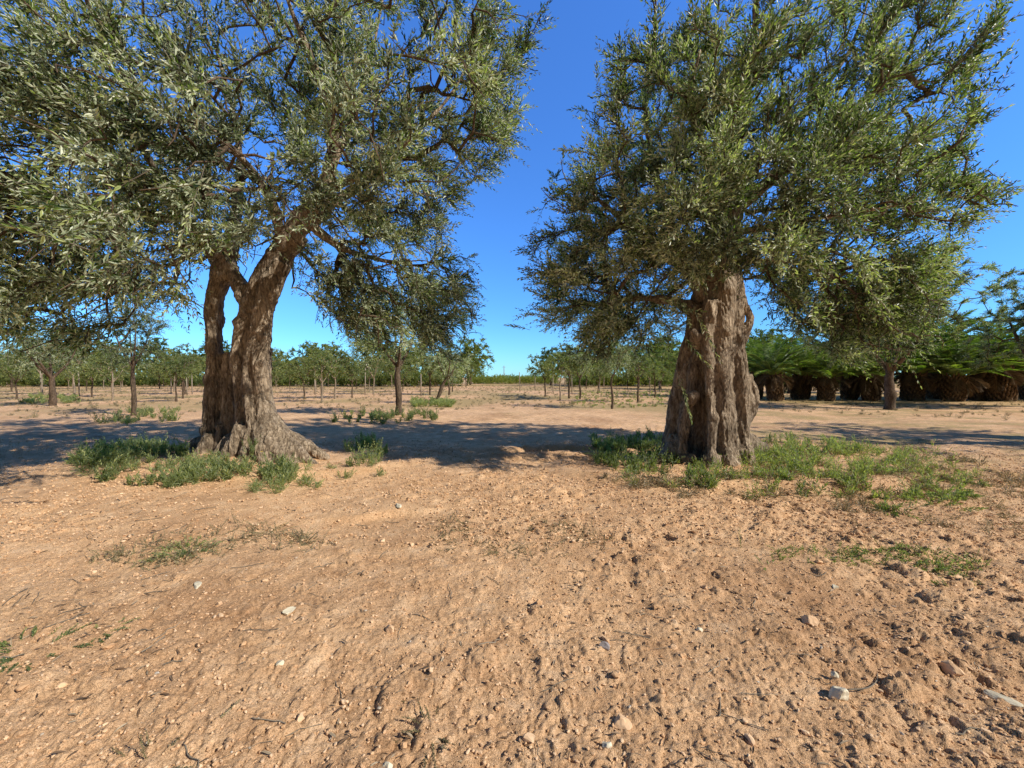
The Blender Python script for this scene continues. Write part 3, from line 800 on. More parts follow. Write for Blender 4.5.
# orchard rows far off
G_ROW = 'young olive trees planted in rows behind the old ones'
va = [make_tree('young_olive_tree', 3.7, 1.5, 1.5, 60, 6, .14, .055, mleaf=M_leaf_far, mbark=b, kleaf=6, tint=ti)
      for b, ti in ((M_bark_s, .5), (M_bark_pale, .65), (M_bark_pale, .4), (M_bark_s, .75))]
spots = []
for row, d in enumerate((28, 34, 41, 49, 58)):
    x = -d * 1.35
    while x < d * .46:
        px = 512 + x / d * F
        if not (470 < px < 548) and not (row == 0 and (px < 150 or 370 < px < 480 or px > 560)):
            spots.append((x + rng.normal(0, .5), d + rng.normal(0, .8)))
        x += 4.6 + rng.uniform(-.6, 1.6)
used = set()
for i, (x, y) in enumerate(spots):
    v = i % 4
    sc = rng.uniform(.6, 1.3)
    z = float(ground_low(np.array([x]), np.array([y]))[0]) - .03
    if v not in used:
        used.add(v); o = place(va[v], x, y, rng.uniform(0, 6), sc)
    else:
        o = copy_tree(va[v], (x, y, z), rng.uniform(0, 6), sc)
    tag(o, 'small young olive tree in the distant orchard rows', 'tree', G_ROW)

G_NEAR = 'thin young olive trees of the nearest orchard row'
for k, (px, d) in enumerate(((16, 27), (92, 30), (112, 25), (176, 24), (304, 27), (322, 24), (352, 29), (545, 31), (560, 26), (638, 24), (655, 29), (650, 36))):
    x, y = at(px, d)
    o = copy_tree(va[(0, 3, 1)[k % 3]], (x, y, float(ground_low(np.array([x]), np.array([y]))[0]) - .03), rng.uniform(0, 6), rng.uniform(.8, 1.0))
    tag(o, 'thin young olive tree standing in the nearest row of the orchard', 'tree', G_NEAR)
for k, (px, d) in enumerate(((41, 33), (79, 31), (113, 34), (171, 36), (187, 33), (192, 35), (262, 37), (315, 34), (365, 33), (421, 31), (520, 40), (535, 44), (553, 38), (572, 35))):
    x, y = at(px, d); b = Bag(); h_ = rng.uniform(1.7, 2.3); t_ = rng.normal(0, .04, 2)
    tube(b, [(0, 0, -.1), (t_[0] * .5, t_[1] * .5, h_ * .5), (t_[0], t_[1], h_)], [.045, .042, .038], 8)
    o = b.build('stake', M_wood); o.location = (x, y, float(ground_low(np.array([x]), np.array([y]))[0]))
    tag(o, 'pale wooden stake standing among the distant young olive trees', 'stake', 'pale wooden stakes among the young olive trees')

# woodland edge
G_WOOD = 'trees of the woodland edge behind the orchard'
vw = [make_tree('woodland_tree', h, b, r, 100, 6, .30, .16, mleaf=M_leaf_wood, kleaf=6, tint=ti, shl=(.6, 1.2), skirt=1.2)
      for h, b, r, ti in ((7.0, 1.0, 3.8, .4), (8.0, 1.2, 3.4, .55), (6.2, .8, 4.0, .7), (7.5, 1.0, 3.2, .25))]
used = set(); i = 0
for d, sp in ((68, 5.0), (76, 6.0), (88, 7.0)):
    x = -d * 1.5
    while x < d * .95:
        px = 512 + x / d * F
        if not (488 < px < 552):
            v = int(rng.integers(0, 4)); xx, yy = x + rng.normal(0, .8), d + rng.normal(0, 1.6)
            sc = rng.choice([.72, .85, .95, 1.05, 1.2]) * rng.uniform(.93, 1.07) * (1 if d < 80 else 1.08)
            if v not in used:
                used.add(v); o = place(vw[v], xx, yy, rng.uniform(0, 6), sc)
            else:
                o = copy_tree(vw[v], (xx, yy, -.05), rng.uniform(0, 6), sc)
            tag(o, 'leafy tree in the green woodland edge along the horizon', 'tree', G_WOOD)
        x += sp * rng.uniform(.8, 1.25)
# low growth that closes the gap and the foot of the woodland
def thicket(name, x0, x1, y0, y1, h, n, leaf, mat, label, cat, tint):
    x = rng.uniform(x0, x1, n); y = rng.uniform(y0, y1, n)
    b = np.stack((x, y, rng.uniform(0, .75, n) * h * (1 + vnoise(x / 3, y / 3, 7))), 1)
    lf = Bag()
    d = rnd_unit(n) * .7 + np.array((0, -.2, .9))
    shoots(lf, None, b, d, rng.uniform(.5, 1.0, n), 6, leaf, leaf * .4, .2, 45, tint_c=tint + vnoise(x / 2, y / 2, 3) * .6)
    o = lf.build(name, mat, None, smooth=False)
    tag(o, label, cat, kind='stuff')
thicket('low_scrub', -9, 10, 84, 96, 1.5, 2600, .3, M_leaf_wood, 'low yellow green scrub closing the gap between the tree rows', 'scrub', .85)
thicket('undergrowth', -98, -8, 62, 67, 2.1, 8000, .3, M_leaf_wood, 'dark undergrowth at the foot of the woodland on the left', 'undergrowth', .35)
thicket('undergrowth', 9, 60, 62, 67, 2.0, 6000, .3, M_leaf_wood, 'undergrowth at the foot of the woodland right of the gap', 'undergrowth', .45)

# far mast in the gap
b = Bag(); x, y = at(504, 130)
tube(b, [(0, 0, 0), (0, 0, 3), (0, 0, 5.2)], [.14, .12, .10], 8)
tube(b, [(-.6, 0, 4.7), (0, 0, 4.72), (.6, 0, 4.7)], [.05, .05, .05], 6)
o = b.build('utility_pole', M_wood); o.location = (x, y, 0)
tag(o, 'tiny distant utility pole standing in the gap between the tree rows', 'pole')

# ------------------------------------------------------------------ palms
def make_palm(trunk_h, trunk_r, nf, fl, seed):
    r = np.random.default_rng(seed)
    root = empty('palm_tree')
    # trunk: stubs of cut fronds in spirals
    b = Bag()
    pts = np.array([(0, 0, z) for z in np.linspace(-.1, trunk_h, 8)])
    tube(b, pts, trunk_r * np.array([1.15, 1.1, 1, .95, 1, 1.1, 1.2, .9]), 14)
    n = 150
    k = np.arange(n); z = trunk_h * (k / n); a = k * 2.39996
    for zi, ai in zip(z, a):
        c, s = math.cos(ai), math.sin(ai); rr = trunk_r * (1 + .1 * r.random())
        tube(b, [(c * rr * .8, s * rr * .8, zi), (c * (rr + .09), s * (rr + .09), zi + .10), (c * (rr + .13), s * (rr + .13), zi + .24)], [.09, .06, .03], 4, cap=False)
    b.build('trunk', M_palmtrunk, root)
    def fronds(name, mat, count, e0, e1, length, tint, dr):
        lf = Bag(); rb = Bag()
        for i in range(count):
            f = i / count
            az = i * 2.39996 + r.uniform(-.2, .2); el_ = math.radians(e0 + (e1 - e0) * f + r.uniform(-6, 6))
            L = length * r.uniform(.8, 1.1)
            hd = np.array((math.cos(az), math.sin(az), 0))
            t = np.linspace(0, 1, 30)
            th = el_ - t ** 1.3 * dr * (1.1 - .3 * f)
            st = np.stack((np.cos(th), np.sin(th)), 1) * L / 29
            cum = np.cumsum(st, 0)
            p = np.array((0, 0, trunk_h)) + hd * (cum[:, :1] + trunk_r * .5) + np.array((0, 0, 1.0)) * cum[:, 1:]
            tube(rb, p[::5], np.linspace(.035, .008, len(p[::5])), 4, cap=False)
            tan = norm(np.gradient(p, axis=0)); sd = np.cross(tan, np.array((0, 0, 1.0))); sd = norm(sd + 1e-6); up = np.cross(sd, tan)
            tt = np.linspace(.12, 1, 34); ix = np.minimum((tt * 29).astype(int), 28); fr = tt * 29 - ix
            pp = p[ix] + (p[ix + 1] - p[ix]) * fr[:, None]
            ll = .48 * np.sin(np.clip(tt * .95 + .08, 0, 1) * math.pi) ** .6 + .08
            for s in (-1, 1):
                d = tan[ix] * .75 + sd[ix] * s * .8 + up[ix] * .28 + r.normal(0, .08, (34, 3)) + np.array((0, 0, -.3))
                nn = up[ix] + sd[ix] * -s * .5
                leaves(lf, pp, d, nn, ll, np.full(34, .024), np.clip(tint + r.normal(0, .2, 34) + r.normal(0, .1), 0, 1))
        for V, Q, T_ in zip(rb.V, rb.Q, rb.T): lf.add(V, Q - Q.min(), T_ + .2)
        lf.build(name, mat, root, smooth=False)
    fronds('crown', M_palm, nf, 88, 22, fl, .55, 1.15)
    fronds('dead_fronds', M_palmdead, 9, 0, -55, fl * .4, .5, .9)
    return root
pv = [make_palm(2.0, .42, 46, 3.5, 1), make_palm(1.6, .40, 40, 3.3, 2), make_palm(2.5, .36, 42, 3.5, 3)]
PAL = [(757, 27, 2, .85), (776, 25, 0, 1.0), (800, 26.5, 1, 1.05), (826, 25, 0, .98), (850, 27, 2, .9), (872, 25.5, 1, 1.0), (912, 26, 0, .95), (934, 27.5, 2, 1.15),
       (952, 25, 1, 1.0), (978, 26, 0, .95), (1003, 25, 1, 1.05), (1028, 27, 2, .95), (1052, 25, 0, 1.0), (1085, 26, 1, 1.0), (722, 30, 2, .8)]
used = set()
LAB = {757: 'leftmost palm tree seen just right of the fluted olive trunk', 776: 'full palm tree with drooping fronds, second from the fluted olive trunk',
       934: 'tall palm tree whose curved fronds rise above the bushy olive tree'}
for px, d, v, sc in PAL:
    x, y = at(px, d); z = float(ground_low(np.array([x]), np.array([y]))[0]) - .03
    if v not in used:
        used.add(v); o = place(pv[v], x, y, rng.uniform(0, 6), sc)
    else: o = copy_tree(pv[v], (x, y, z), rng.uniform(0, 6), sc)
    sv = float(rng.uniform(.8, 1.18)); o.scale = (sc * sv, sc * sv, sc * sv * float(rng.uniform(.85, 1.15)))
    o.rotation_euler = (float(rng.normal(0, .06)), float(rng.normal(0, .06)), o.rotation_euler[2])
    tag(o, LAB.get(px, 'squat palm tree with a thick dark trunk in the palm row'), 'palm', 'palm trees in a row at the right')
# trees behind the palms
hx = 24
bt = make_tree('woodland_tree', 6.5, .8, 3.0, 150, 8, .2, .2, mleaf=M_leaf_wood, kleaf=6, tint=.3, shl=(.5, .9), skirt=1.0)
first = True
for px, d, sc in ((740, 38, .95), (790, 36, .9), (850, 37, .95), (905, 35, 1.0), (965, 40, .85), (1020, 41, .85), (1075, 40, .9), (700, 45, .9), (660, 50, .85)):
    x, y = at(px, d)
    if first: first = False; o = place(bt, x, y, 0, sc)
    else: o = copy_tree(bt, (x, y, -.03), rng.uniform(0, 6), sc)
    tag(o, 'dense dark tree standing behind the palm row', 'tree', 'dense trees behind the palms')

# ------------------------------------------------------------------ weeds
def weed_patch(name, spots_, nst, hgt, leaf, mat, label, cat='weeds', kind='stuff', droop=.15, lean=.45, tint=.5, k=9, wr=.28, stemmat=None):
    """spots_: x, y arrays of plant feet"""
    x = np.repeat(spots_[0], nst) + rng.normal(0, .03, len(spots_[0]) * nst)
    y = np.repeat(spots_[1], nst) + rng.normal(0, .03, len(spots_[0]) * nst)
    z = ground_h(x, y) - .01
    b = np.stack((x, y, z), 1); n = len(x)
    d = rnd_unit(n) * lean + np.array((0, 0, 1.0))
    lf = Bag(); st = Bag()
    Ln = hgt * rng.uniform(.4, 1.25, n)
    Ln = Ln * np.repeat(.55 + .8 * rng.random(len(spots_[0])) ** 1.5, nst)
    tc = np.repeat(rng.normal(tint, .16, len(spots_[0])), nst)
    shoots(lf, lf, b, d, Ln, k, leaf, leaf * wr, droop, 50, .003, .1, tc)
    o = lf.build(name, mat, None, smooth=False)
    return tag(o, label, cat, kind=kind)

def patch_pts(poly, n):
    p = np.array(poly, float); lo, hi = p.min(0), p.max(0)
    # sample evenly over the ground, not over the picture
    c = np.array([G(a, b) for a, b in poly]); lo, hi = c.min(0), c.max(0)
    q = rng.uniform(lo, hi, (n * 5, 2)); q = q[in_poly(q, [tuple(r) for r in c])]
    w = vnoise(q[:, 0] * 2.6, q[:, 1] * 2.6, 77) + rng.normal(0, .15, len(q))
    q = q[w > .02][:n]
    return q[:, 0], q[:, 1]

weed_patch('weeds', patch_pts([(70, 468), (110, 448), (170, 452), (215, 466), (290, 474), (300, 486), (220, 484), (165, 490), (110, 486)], 200), 5, .27, .06, M_weed,
           'grey green weeds growing thick left of the root flare of the split olive', tint=.6)
weed_patch('weeds', patch_pts([(335, 470), (340, 452), (372, 440), (386, 450), (384, 466), (360, 476)], 26), 8, .30, .055, M_weed,
           'clump of upright grey green weeds right of the flared roots', tint=.72, lean=.25)
weed_patch('weeds', patch_pts([(595, 462), (592, 436), (640, 436), (690, 440), (705, 478), (720, 490), (670, 486), (625, 476)], 170), 5, .24, .062, M_weed,
           'leafy dark green weeds at the left foot of the fluted trunk', tint=.42)
weed_patch('weeds', patch_pts([(715, 488), (740, 455), (765, 440), (850, 445), (900, 462), (880, 488), (850, 498), (770, 496)], 125), 5, .30, .06, M_weed,
           'bright green weeds spreading right of the fluted trunk', tint=.75)
weed_patch('weeds', patch_pts([(870, 500), (900, 486), (980, 478), (985, 490), (935, 508), (890, 516)], 60), 6, .17, .045, M_weed,
           'straggling weeds at the right end of the green strip', tint=.55, lean=1.1)
weed_patch('wild_grass', patch_pts([(60, 474), (90, 455), (200, 462), (300, 476), (390, 462), (390, 478), (300, 492), (180, 496), (90, 488)], 80), 7, .22, .09, M_weed,
           'fine pale grass among the weeds in front of the split olive', cat='grass', tint=.85, lean=.7, k=4, wr=.07)
weed_patch('wild_grass', patch_pts([(590, 470), (600, 445), (700, 470), (800, 440), (930, 452), (1000, 480), (900, 505), (760, 502), (640, 492)], 120), 6, .26, .10, M_weed,
           'fine yellow green grass among the weeds around the fluted trunk', cat='grass', tint=.95, lean=.7, k=4, wr=.07)
weed_patch('dry_grass', patch_pts([(590, 478), (700, 440), (930, 450), (1060, 480), (930, 515), (760, 512), (640, 500)], 170), 6, .16, .08, M_dryweed,
           'dead straw coloured stems mixed into the weeds by the fluted trunk', cat='grass', tint=.6, lean=.9, k=4, wr=.09)
weed_patch('weeds', patch_pts([(90, 424), (120, 412), (180, 410), (175, 422), (120, 428)], 60), 6, .3, .07, M_weed, 'weeds around the foot of the thin young olive', tint=.55)
weed_patch('weeds', patch_pts([(330, 424), (350, 414), (430, 413), (440, 420), (400, 426)], 80), 6, .3, .07, M_weed, 'weeds in the shade under the dark trunked olive', tint=.4)
weed_patch('weeds', patch_pts([(20, 404), (30, 396), (75, 396), (85, 403)], 140), 6, .3, .1, M_weed, 'pale weeds around the young olive near the left edge', tint=.9)
weed_patch('weeds', patch_pts([(410, 408), (412, 402), (455, 402), (460, 407)], 90), 6, .35, .1, M_weed, 'pale weeds at the foot of the leaning young olive', tint=.9)
weed_patch('weeds', patch_pts([(570, 404), (580, 392), (680, 392), (690, 404), (620, 410)], 420), 5, .13, .05, M_weed, 'thin grass along the young trees right of the gap', tint=.9)
weed_patch('dry_grass', (lambda a: (a[0], a[1]))(patch_pts([(-300, 400), (0, 387), (480, 385), (1024, 397), (1300, 410), (1100, 425), (700, 408), (300, 412), (-100, 425)], 4200)), 5, .15, .08, M_dryweed,
           'sparse dry grass tufts on the far orchard soil', cat='grass', tint=.6, lean=.8, k=5, wr=.12)
weed_patch('ground_cover', patch_pts([(740, 560), (790, 545), (900, 545), (990, 560), (960, 580), (850, 575)], 130), 5, .10, .018, M_weed,
           'thin flat ground cover on the soil at the right', tint=.5, lean=2.5, k=7, wr=.4)
weed_patch('ground_cover', patch_pts([(90, 560), (120, 545), (240, 520), (310, 530), (330, 545), (230, 555), (150, 570)], 130), 5, .13, .018, M_dryweed,
           'dried creeping weeds across the soil in front of the split olive', tint=.4, lean=2.5, k=7, wr=.4)
weed_patch('ground_cover', patch_pts([(430, 520), (470, 505), (580, 520), (620, 540), (540, 560), (440, 550)], 120), 4, .10, .016, M_dryweed,
           'thin dry weeds on the soil between the two olives', tint=.3, lean=2.5, k=6, wr=.4)
weed_patch('ground_cover', patch_pts([(760, 520), (860, 470), (1024, 470), (1100, 520), (1000, 540)], 260), 4, .10, .03, M_dryweed,
           'dry stubble on the ground beyond the green strip', tint=.6, lean=2.0, k=5, wr=.2)

def single(px, py, nst, hgt, leaf, tint, lean, label, name='weed_plant', mat=M_weed, spread=.045, k=10, wr=.28, droop=.1):
    x, y = G(px, py)
    xs = rng.normal(0, spread, nst); ys = rng.normal(0, spread, nst)
    z0 = ground_z(x, y)
    b = np.stack((xs, ys, ground_h(xs + x, ys + y) - z0 - .01), 1)
    d = norm(np.stack((xs, ys, np.full(nst, spread * (.15 if lean > 1.2 else 1))), 1)) * lean + np.array((0, 0, .55 if lean > 1.2 else 1.0)) + rnd_unit(nst) * .2
    lf = Bag()
    tube(lf, [(0, 0, -.06), (0, 0, -.03)], [.01, min(.03, spread)], 8)
    shoots(lf, lf, b, d, hgt * rng.uniform(.5, 1.15, nst), k, leaf, leaf * wr, droop, 50, .003, .1, np.full(nst, tint))
    o = lf.build(name, mat, None, smooth=False)
    o.location = (x, y, z0)
    return tag(o, label, 'plant')
single(372, 470, 12, .42, .055, .8, .3, 'tall silvery weed right of the flared roots')
single(187, 549, 34, .17, .035, .62, 1.6, 'low green weed alone on bare soil in front of the split olive', spread=.06, k=8)
single(283, 476, 9, .26, .05, .6, .5, 'small weed growing against the roots of the split olive')
single(345, 478, 8, .14, .04, .6, .9, 'small spreading weed right of the root flare')
single(612, 445, 7, .55, .06, .4, .4, 'leggy dark weed left of the fluted trunk')
single(650, 466, 9, .42, .06, .42, .5, 'bushy dark weed at the left foot of the fluted trunk')
single(790, 470, 10, .42, .06, .8, .4, 'tall bright weed right of the fluted trunk')
single(815, 462, 8, .44, .06, .75, .3, 'upright weed in the middle of the green strip')
single(835, 474, 10, .38, .055, .9, .5, 'yellow green bushy weed in the right part of the green strip')
single(741, 545, 1, .22, .03, .35, .15, 'lone thin weed stalk on bare soil below the green strip', spread=.02, k=12)
single(935, 500, 14, .30, .045, .55, 1.5, 'sprawling weed near the right end of the green strip', spread=.1)
single(25, 650, 24, .15, .018, .35, 3.0, 'creeping grey green weed on the soil at the left edge', spread=.10, k=14, wr=.45)
single(100, 632, 10, .10, .016, .4, 3.0, 'tiny creeping weed sprig right of the creeping one at the left edge', spread=.04, k=12, wr=.45)
single(150, 760, 9, .15, .014, .08, 2.2, 'dark dried weed stalk at the bottom left', mat=M_dryweed, spread=.05, k=14, wr=.5)
single(270, 528, 16, .24, .022, .3, 2.6, 'dried sprawling weed in front of the split olive', mat=M_dryweed, spread=.06, k=10, wr=.3)
single(430, 725, 14, .12, .014, .0, 3.0, 'dark dried weed flattened on the soil at the bottom centre', mat=M_dryweed, spread=.05, k=14, wr=.5)
single(505, 548, 12, .20, .018, .25, 3.0, 'dry weed flattened on the soil between the olives', mat=M_dryweed, spread=.045, k=10, wr=.35)
single(240, 440, 10, .28, .05, .35, .6, 'dark leafy sprout on the root flare of the split olive', spread=.04).location = tuple(P(252, 452, 6.62))
# small yellow flowers over the weeds
for px, py, lab in ((147, 446, 'leftmost yellow flower in the weeds'), (262, 457, 'yellow flower by the weeds nearest the split trunk'), (118, 452, 'yellow flower near the left end of the weeds'),
                    (165, 450, 'yellow flower in the middle of the left weeds'), (800, 444, 'yellow flower above the bright weeds on the right')):
    x, y = G(px, py + 12); b = Bag(); z0 = ground_z(x, y)
    fl = empty('flower', (x, y, z0))
    tube(b, [(0, 0, 0), (.01, 0, .12), (0, 0, .24)], [.003, .0025, .002], 4, cap=False); b.build('stem', M_weed, fl)
    b = Bag(); a = np.arange(10) * 2 * math.pi / 10
    leaves(b, np.tile((0, 0, .24), (10, 1)), np.stack((np.cos(a), np.sin(a), np.full(10, .25)), 1), np.tile((0, 0, 1.0), (10, 1)), np.full(10, .024), np.full(10, .011), np.full(10, .5))
    b.build('petals', M_flower, fl)
    tag(fl, lab, 'flower')

# ------------------------------------------------------------------ stones, clods, litter
import bmesh
def ico(sub):
    bm = bmesh.new(); bmesh.ops.create_icosphere(bm, subdivisions=sub, radius=1)
    V = np.array([v.co[:] for v in bm.verts]); Fc = np.array([[v.index for v in f.verts] for f in bm.faces]); bm.free()
    return V, Fc
IV, IF = ico(2)
IV1, IF1 = ico(1)
def chunks(name, n, xy, smin, smax, mat, label, cat, power=3.0, squash=.7, sink=.35, low=False):
    IV, IF = (IV1, IF1) if low else (globals()['IV'], globals()['IF'])
    temps = []
    for s in range(12):
        v = IV.copy()
        for pl in rnd_unit(7):               # chop flat faces
            dd = v @ pl; m = dd > .62; v[m] -= np.outer(dd[m] - .62, pl)
        v += np.array([mnoise.noise_vector(Vector(q * 1.7 + np.array((s * 9.1, 0, 0)))) for q in v]) * .38
        temps.append(v)
    temps = np.array(temps)
    x, y = xy; n = len(x)
    r = smin + (smax - smin) * rng.random(n) ** power
    z = ground_h(x, y)
    T_ = temps[rng.integers(0, 12, n)]
    a = rng.uniform(0, 6.28, n); c, s = np.cos(a)[:, None], np.sin(a)[:, None]
    sx = rng.uniform(.7, 1.4, (n, 1))
    X = T_[:, :, 0] * sx; Y = T_[:, :, 1] / sx; Z = T_[:, :, 2] * rng.uniform(squash * .7, squash * 1.2, (n, 1))
    V = np.stack((X * c - Y * s, X * s + Y * c, Z), -1) * r[:, None, None] + np.stack((x, y, z + r * (squash - sink)), 1)[:, None, :]
    Fq = (np.arange(n)[:, None, None] * len(IV) + IF[None]).reshape(-1, 3)
    me = mesh_quads(name, V.reshape(-1, 3), Fq, False, np.repeat(rng.random(n), len(IV)))
    o = link(name, me, mat)
    return tag(o, label, cat, kind='stuff')

def scatter(n, x0=-2.4, pw=1.6):
    y = .9 + 5.6 * rng.random(n) ** pw
    x = rng.uniform(-1.5, 1.5, n) * (y + .6)
    keep = rng.random(n) < np.clip(till(x, y) * .8, .1, 1)
    return x[keep], y[keep]
chunks('soil_clods', 0, scatter(4000), .006, .026, M_clod, 'crumbly clods of reddish soil lying over the ploughed ground', 'clods', 7.0, .65, .3)
chunks('soil_crumbs', 0, scatter(60000, pw=1.15), .003, .011, M_clod, 'fine crumbs of reddish soil covering the whole foreground', 'crumbs', 2.5, .8, .2, True)
def scatter_far(n):
    y = rng.uniform(3.6, 9.5, n); x = rng.uniform(-1.4, 1.4, n) * (y + .4)
    keep = rng.random(n) < np.clip(till(x, y) * .9, .25, 1)
    return x[keep], y[keep]
chunks('soil_crumbs', 0, scatter_far(42000), .005, .020, M_clod, 'crumbs of reddish soil lying out to the two old olives', 'crumbs', 3.0, .8, .2, True)
chunks('pebbles', 0, scatter(1200), .004, .012, M_pebble, 'small pale pebbles strewn over the soil', 'pebbles', 3.0, .6, .25)
# fallen leaves and bits of straw
def litter(n):
    y = .9 + 6.0 * rng.random(n) ** 1.5; x = rng.uniform(-1.5, 1.5, n) * (y + .6)
    w = vnoise(x * 1.6, y * 1.6, 99) + rng.normal(0, .14, n); m = w > .06
    x, y = x[m], y[m]; n = len(x)
    z = ground_h(x, y) + .006
    d = rnd_unit(n) * np.array((1, 1, .22)); nn = rnd_unit(n) * .35 + np.array((0, 0, 1.0))
    b = Bag(); L = rng.uniform(.025, .062, n)
    leaves(b, np.stack((x, y, z), 1), d, nn, L, L * rng.uniform(.12, .25, n), rng.random(n) ** 1.3)
    tag(b.build('fallen_leaves', M_litter, None, smooth=False), 'dry fallen olive leaves scattered over the soil', 'leaves', kind='stuff')
litter(6500)
def straws(n):
    b = Bag()
    for _ in range(n):
        y = .95 + 4.5 * rng.random() ** 1.6; x = rng.uniform(-1.35, 1.35) * (y + .4)
        a = rng.uniform(0, 6.28); L = rng.uniform(.05, .22); t = np.linspace(-.5, .5, 6)
        xs = x + np.cos(a) * L * t + rng.normal(0, .006, 6); ys = y + np.sin(a) * L * t + rng.normal(0, .006, 6)
        zs = ground_h(xs, ys); zs = np.linspace(zs[0], zs[-1], 6) * .3 + zs * .7 + .008
        tube(b, np.stack((xs, ys, zs), 1), np.full(6, rng.uniform(.0012, .0035)), 4, cap=False)
        b.T[-1][:] = rng.random()
    tag(b.build('twig_litter', M_twig), 'thin dry twigs and straws scattered on the soil', 'twigs', kind='stuff')
straws(230)

def stone(px, py, size, mat, label, seed, name='stone', stretch=(1, 1, .7), up=.25):
    x, y = G(px, py); z = ground_z(x, y)
    V, Fc = ico(3)
    r2 = np.random.default_rng(seed)
    for pl in norm(r2.normal(size=(9, 3))):
        dd = V @ pl; m = dd > .55; V[m] -= np.outer(dd[m] - .55, pl)
    V += np.array([mnoise.noise_vector(Vector(q * 2.2 + np.array((seed, 0, 0)))) for q in V]) * .10
    V = V * np.array(stretch) * size
    me = mesh_quads(name, V, Fc, False, np.full(len(V), .6))
    o = link(name, me, mat); o.location = (x, y, z + size * up); o.rotation_euler = (0, 0, seed * 1.3)
    return tag(o, label, 'stone')
stone(838, 688, .052, M_white, 'cream angular stone at the lower right, largest of the pale stones', 1, stretch=(.9, .9, .8), up=.5)
stone(835, 670, .026, M_white, 'small white stone chip just behind the cream angular stone', 2, stretch=(.7, .6, 1), up=.6)
stone(288, 612, .045, M_white, 'white flat stone on the soil at the left', 3, stretch=(1.2, .7, .5))
stone(197, 586, .045, M_white, 'pale elongated stone further back left of the white flat one', 4, stretch=(1.4, .6, .45))
stone(604, 640, .034, M_grey, 'small grey stone near the middle of the foreground', 5)
stone(580, 664, .0, M_grey, 'x', 6) if False else None
stone(700, 622, .02, M_white, 'tiny pale stone between the grey stone and the thin stalk', 7)
stone(835, 582, .03, M_white, 'small pale stone below the flat ground cover', 8)
stone(1003, 688, .045, M_white, 'flat pale stone chip at the lower right edge', 9, stretch=(1.4, .6, .4))
stone(388, 760, .022, M_white, 'small round pale pebble at the bottom edge', 10)
stone(606, 738, .026, M_white, 'pale stone half sunk at the bottom centre', 11)
stone(810, 616, .05, M_clod, 'brown clod casting a long shadow right of centre', 12, 'clod')['category'] = 'clod'
stone(955, 662, .055, M_clod, 'reddish clod at the right with a dark shadow', 13, 'clod')['category'] = 'clod'
stone(622, 716, .045, M_clod, 'rough clod at the bottom centre', 14, 'clod')['category'] = 'clod'
stone(390, 628, .04, M_clod, 'dark edged clod left of centre', 15, 'clod')['category'] = 'clod'
stone(398, 507, .06, M_white, 'dusty pale stone half buried in the bank between the olives', 16, stretch=(1.6, .7, .5), up=.1)
stone(280, 662, .025, M_white, 'small pale stone below the white flat stone', 17)
# light stick beside the cream stone
x, y = G(870, 678); z = ground_z(x, y); b = Bag()
tube(b, smooth_path([(-.14, -.02, .012), (-.03, -.02, .022), (.06, .03, .018), (.12, .09, .012)], 4), np.linspace(.0035, .002, 13), 6)
o = b.build('twig', M_twig); o.location = (x, y, z); tag(o, 'curved pale twig lying right of the cream angular stone', 'twig')

# ------------------------------------------------------------------ light, sky, camera
w = bpy.data.worlds.new('World'); scene.world = w; w.use_nodes = True
nt = w.node_tree; nt.nodes.clear()
sky = nt.nodes.new('ShaderNodeTexSky'); sky.sky_type = 'NISHITA'; sky.sun_disc = False
sky.sun_elevation = SUN_EL; sky.sun_rotation = SUN_AZ
sky.altitude = 0; sky.air_density = 1.0; sky.dust_density = .1; sky.ozone_density = 3.0
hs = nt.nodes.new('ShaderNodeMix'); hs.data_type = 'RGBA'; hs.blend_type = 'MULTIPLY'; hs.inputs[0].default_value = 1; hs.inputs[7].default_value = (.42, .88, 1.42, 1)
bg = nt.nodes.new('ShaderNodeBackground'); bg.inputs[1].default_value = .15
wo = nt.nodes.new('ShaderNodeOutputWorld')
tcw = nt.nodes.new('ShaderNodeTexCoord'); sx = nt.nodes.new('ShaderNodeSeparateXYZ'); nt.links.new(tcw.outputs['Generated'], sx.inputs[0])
zr = ramp(nt.nodes, [(0.0, (1, 1, 1)), (.12, (1.0, 1.0, 1.0)), (.35, (1.2, 1.15, 1.2)), (.70, (1.5, 1.36, 1.42)), (.79, (.10, .08, .07))]); nt.links.new(sx.outputs['Z'], zr.inputs[0])  # sky lifted in view but dimmed overhead, to cut the fill light
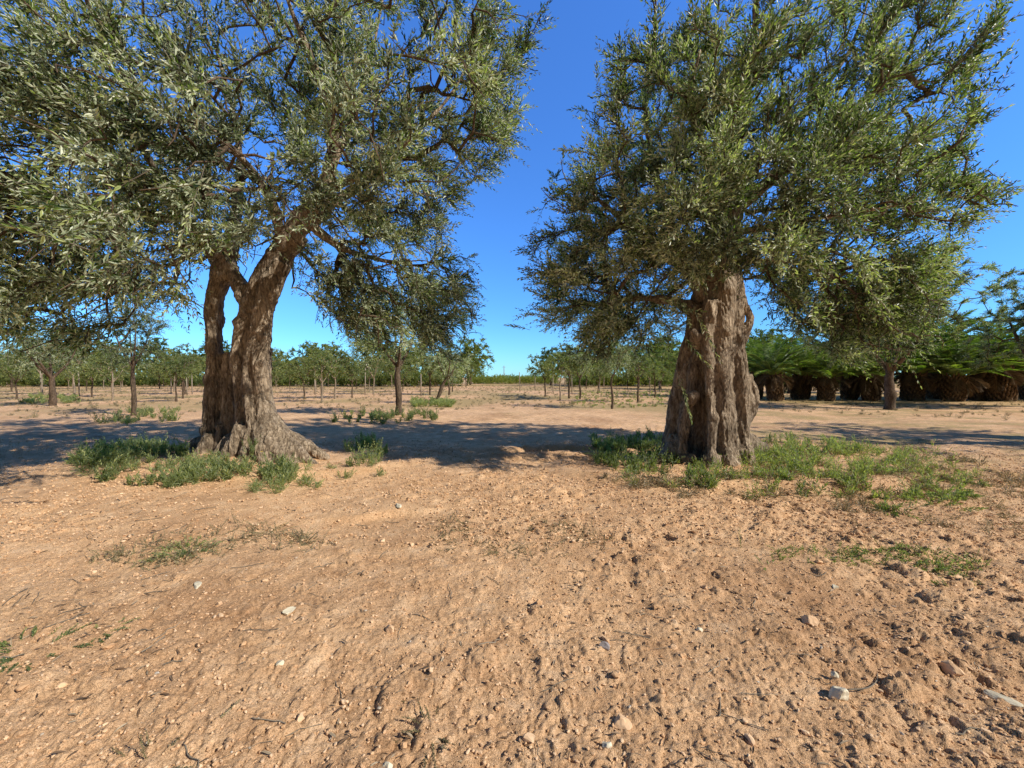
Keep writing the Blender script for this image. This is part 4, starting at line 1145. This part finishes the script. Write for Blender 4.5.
yr = ramp(nt.nodes, [(0.32, (.20, .18, .16)), (.54, (1, 1, 1))]); ym = nt.nodes.new('ShaderNodeMath'); ym.operation = 'MULTIPLY_ADD'  # sky behind the camera dimmed as well, so shade gets less fill
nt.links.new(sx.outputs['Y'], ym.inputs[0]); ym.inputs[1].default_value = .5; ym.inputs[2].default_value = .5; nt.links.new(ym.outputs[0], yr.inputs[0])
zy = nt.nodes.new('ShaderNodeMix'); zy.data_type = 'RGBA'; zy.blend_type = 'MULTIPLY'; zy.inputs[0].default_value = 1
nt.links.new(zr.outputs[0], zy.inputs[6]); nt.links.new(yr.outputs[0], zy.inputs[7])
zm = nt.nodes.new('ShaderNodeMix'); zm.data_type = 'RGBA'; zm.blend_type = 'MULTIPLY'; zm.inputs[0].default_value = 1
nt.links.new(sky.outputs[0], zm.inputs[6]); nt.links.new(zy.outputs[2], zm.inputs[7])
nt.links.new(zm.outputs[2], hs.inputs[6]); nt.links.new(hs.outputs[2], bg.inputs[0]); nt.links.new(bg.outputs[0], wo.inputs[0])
ld = bpy.data.lights.new('sun', 'SUN'); ld.energy = 5.0; ld.angle = math.radians(.5); ld.color = (1.0, .94, .84)
lo = bpy.data.objects.new('sun', ld); COL.objects.link(lo)
sd = Vector((math.sin(SUN_AZ) * math.cos(SUN_EL), math.cos(SUN_AZ) * math.cos(SUN_EL), math.sin(SUN_EL)))
lo.rotation_euler = sd.to_track_quat('Z', 'Y').to_euler(); lo.location = sd * 40

cd = bpy.data.cameras.new('camera'); cd.sensor_width = 36; cd.lens = F / 1024 * 36; cd.clip_end = 3000; cd.clip_start = .05
cam = bpy.data.objects.new('camera', cd); COL.objects.link(cam)
cam.location = (0, 0, CAMH); cam.rotation_euler = (math.pi / 2 - PITCH, 0, 0)
scene.camera = cam
scene.view_settings.view_transform = 'Standard'; scene.view_settings.look = 'None'; scene.view_settings.exposure = 0
scene.cycles.max_bounces = 4; scene.cycles.diffuse_bounces = 2; scene.cycles.transparent_max_bounces = 4
